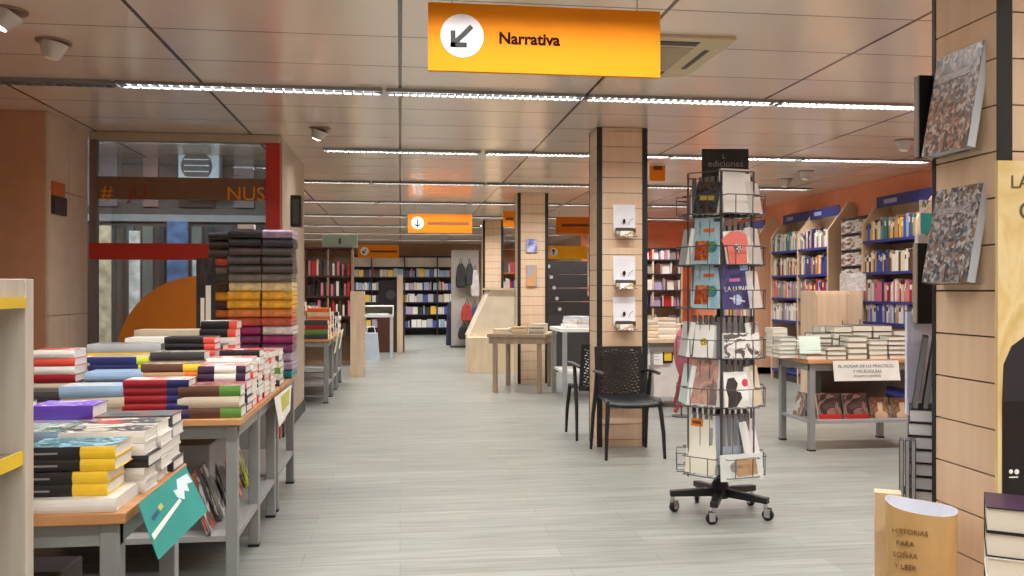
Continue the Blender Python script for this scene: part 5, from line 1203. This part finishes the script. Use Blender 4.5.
bag(.2, 1.15, .18, .6, (196, 190, 188), 'white and grey bag high on the grey stand'); bag(.02, .6, .24, .4, (176, 60, 56), 'red and white bag in the middle of the grey stand'); bag(.2, .45, .22, .5, (60, 76, 110), 'blue-grey bag low on the grey stand'); bag(-.05, .2, .24, .3, (34, 32, 34), 'black bag lowest on the grey stand')
up = MB(); up.lathe([(.16, 0), (.17, .05), (.15, .5), (.13, .95), (.05, 1.05)], (0, 0, 0), 16); tag(up.build('wrapped_display', mat((36, 38, 66), .6, vary=.2), None, (PX(453, 20.5), 20.5, 0)), 'dark blue wrapped figure-shaped display standing before the far bookcase', 'display')


# ------------------------------------------------------------------ the 300 books that show largest stay single; the rest become one heap
def keep_largest(limit=296):
    bpy.context.view_layer.update()
    from mathutils.bvhtree import BVHTree
    cnt = {}; M = cam.matrix_world; o = M.translation; R3 = M.to_3x3(); vv = []; ff = []; own = []
    for ob in COL.objects:
        if ob.type != 'MESH': continue
        r = ob
        while r.parent: r = r.parent
        W = ob.matrix_world; off = len(vv); vv += [W @ v.co for v in ob.data.vertices]
        for p_ in ob.data.polygons: ff.append([i+off for i in p_.vertices]); own.append(r.name)
    off = len(vv); vv += [Vector(v) for v in FAR.v]; ff += [[i+off for i in f] for f in FAR.f]; own += ['']*len(FAR.f)
    bvh = BVHTree.FromPolygons(vv, ff)
    for y in range(0, 576, 2):
        for x in range(0, 1024, 2):
            h_ = bvh.ray_cast(o, (R3 @ Vector(((x-512)/F, (HY-y)/F, -1))).normalized())
            if h_[2] is not None: cnt[own[h_[2]]] = cnt.get(own[h_[2]], 0)+1
    books = [b for b in COL.objects if b.parent is None and b.get('category') == 'book']
    books.sort(key=lambda b: -cnt.get(b.name, 0))
    V, Fc, MI, ML = [], [], [], []; dead = []; kids = {}
    for m in COL.objects:
        if m.parent: kids.setdefault(m.parent.name, []).append(m)
    for b in books[limit:]:
        for m in ([b] if b.type == 'MESH' else kids.get(b.name, [])):
            if m.type != 'MESH': continue
            off = len(V); V += [tuple(m.matrix_world @ v.co) for v in m.data.vertices]
            for p_ in m.data.polygons:
                Fc.append([i+off for i in p_.vertices]); mm = m.data.materials[p_.material_index]
                if mm not in ML: ML.append(mm)
                MI.append(ML.index(mm))
        dead += kids.get(b.name, [])+[b]; dead += [g for m in kids.get(b.name, []) for g in kids.get(m.name, [])]
    bpy.data.batch_remove(dead)
    off = len(V); V += FAR.v; Fc += [[i+off for i in f] for f in FAR.f]
    for k in FAR.m:
        if FARM[k] not in ML: ML.append(FARM[k])
        MI.append(ML.index(FARM[k]))
    me = bpy.data.meshes.new('small_books'); me.from_pydata(V, [], Fc)
    for m in ML: me.materials.append(m)
    me.polygons.foreach_set('material_index', MI); me.update()
    r = bpy.data.objects.new('small_books', me); COL.objects.link(r)
    tag(r, 'small and half-hidden books filling the far bookcases and the depths of the piles', 'books', None, 'stuff')
keep_largest()
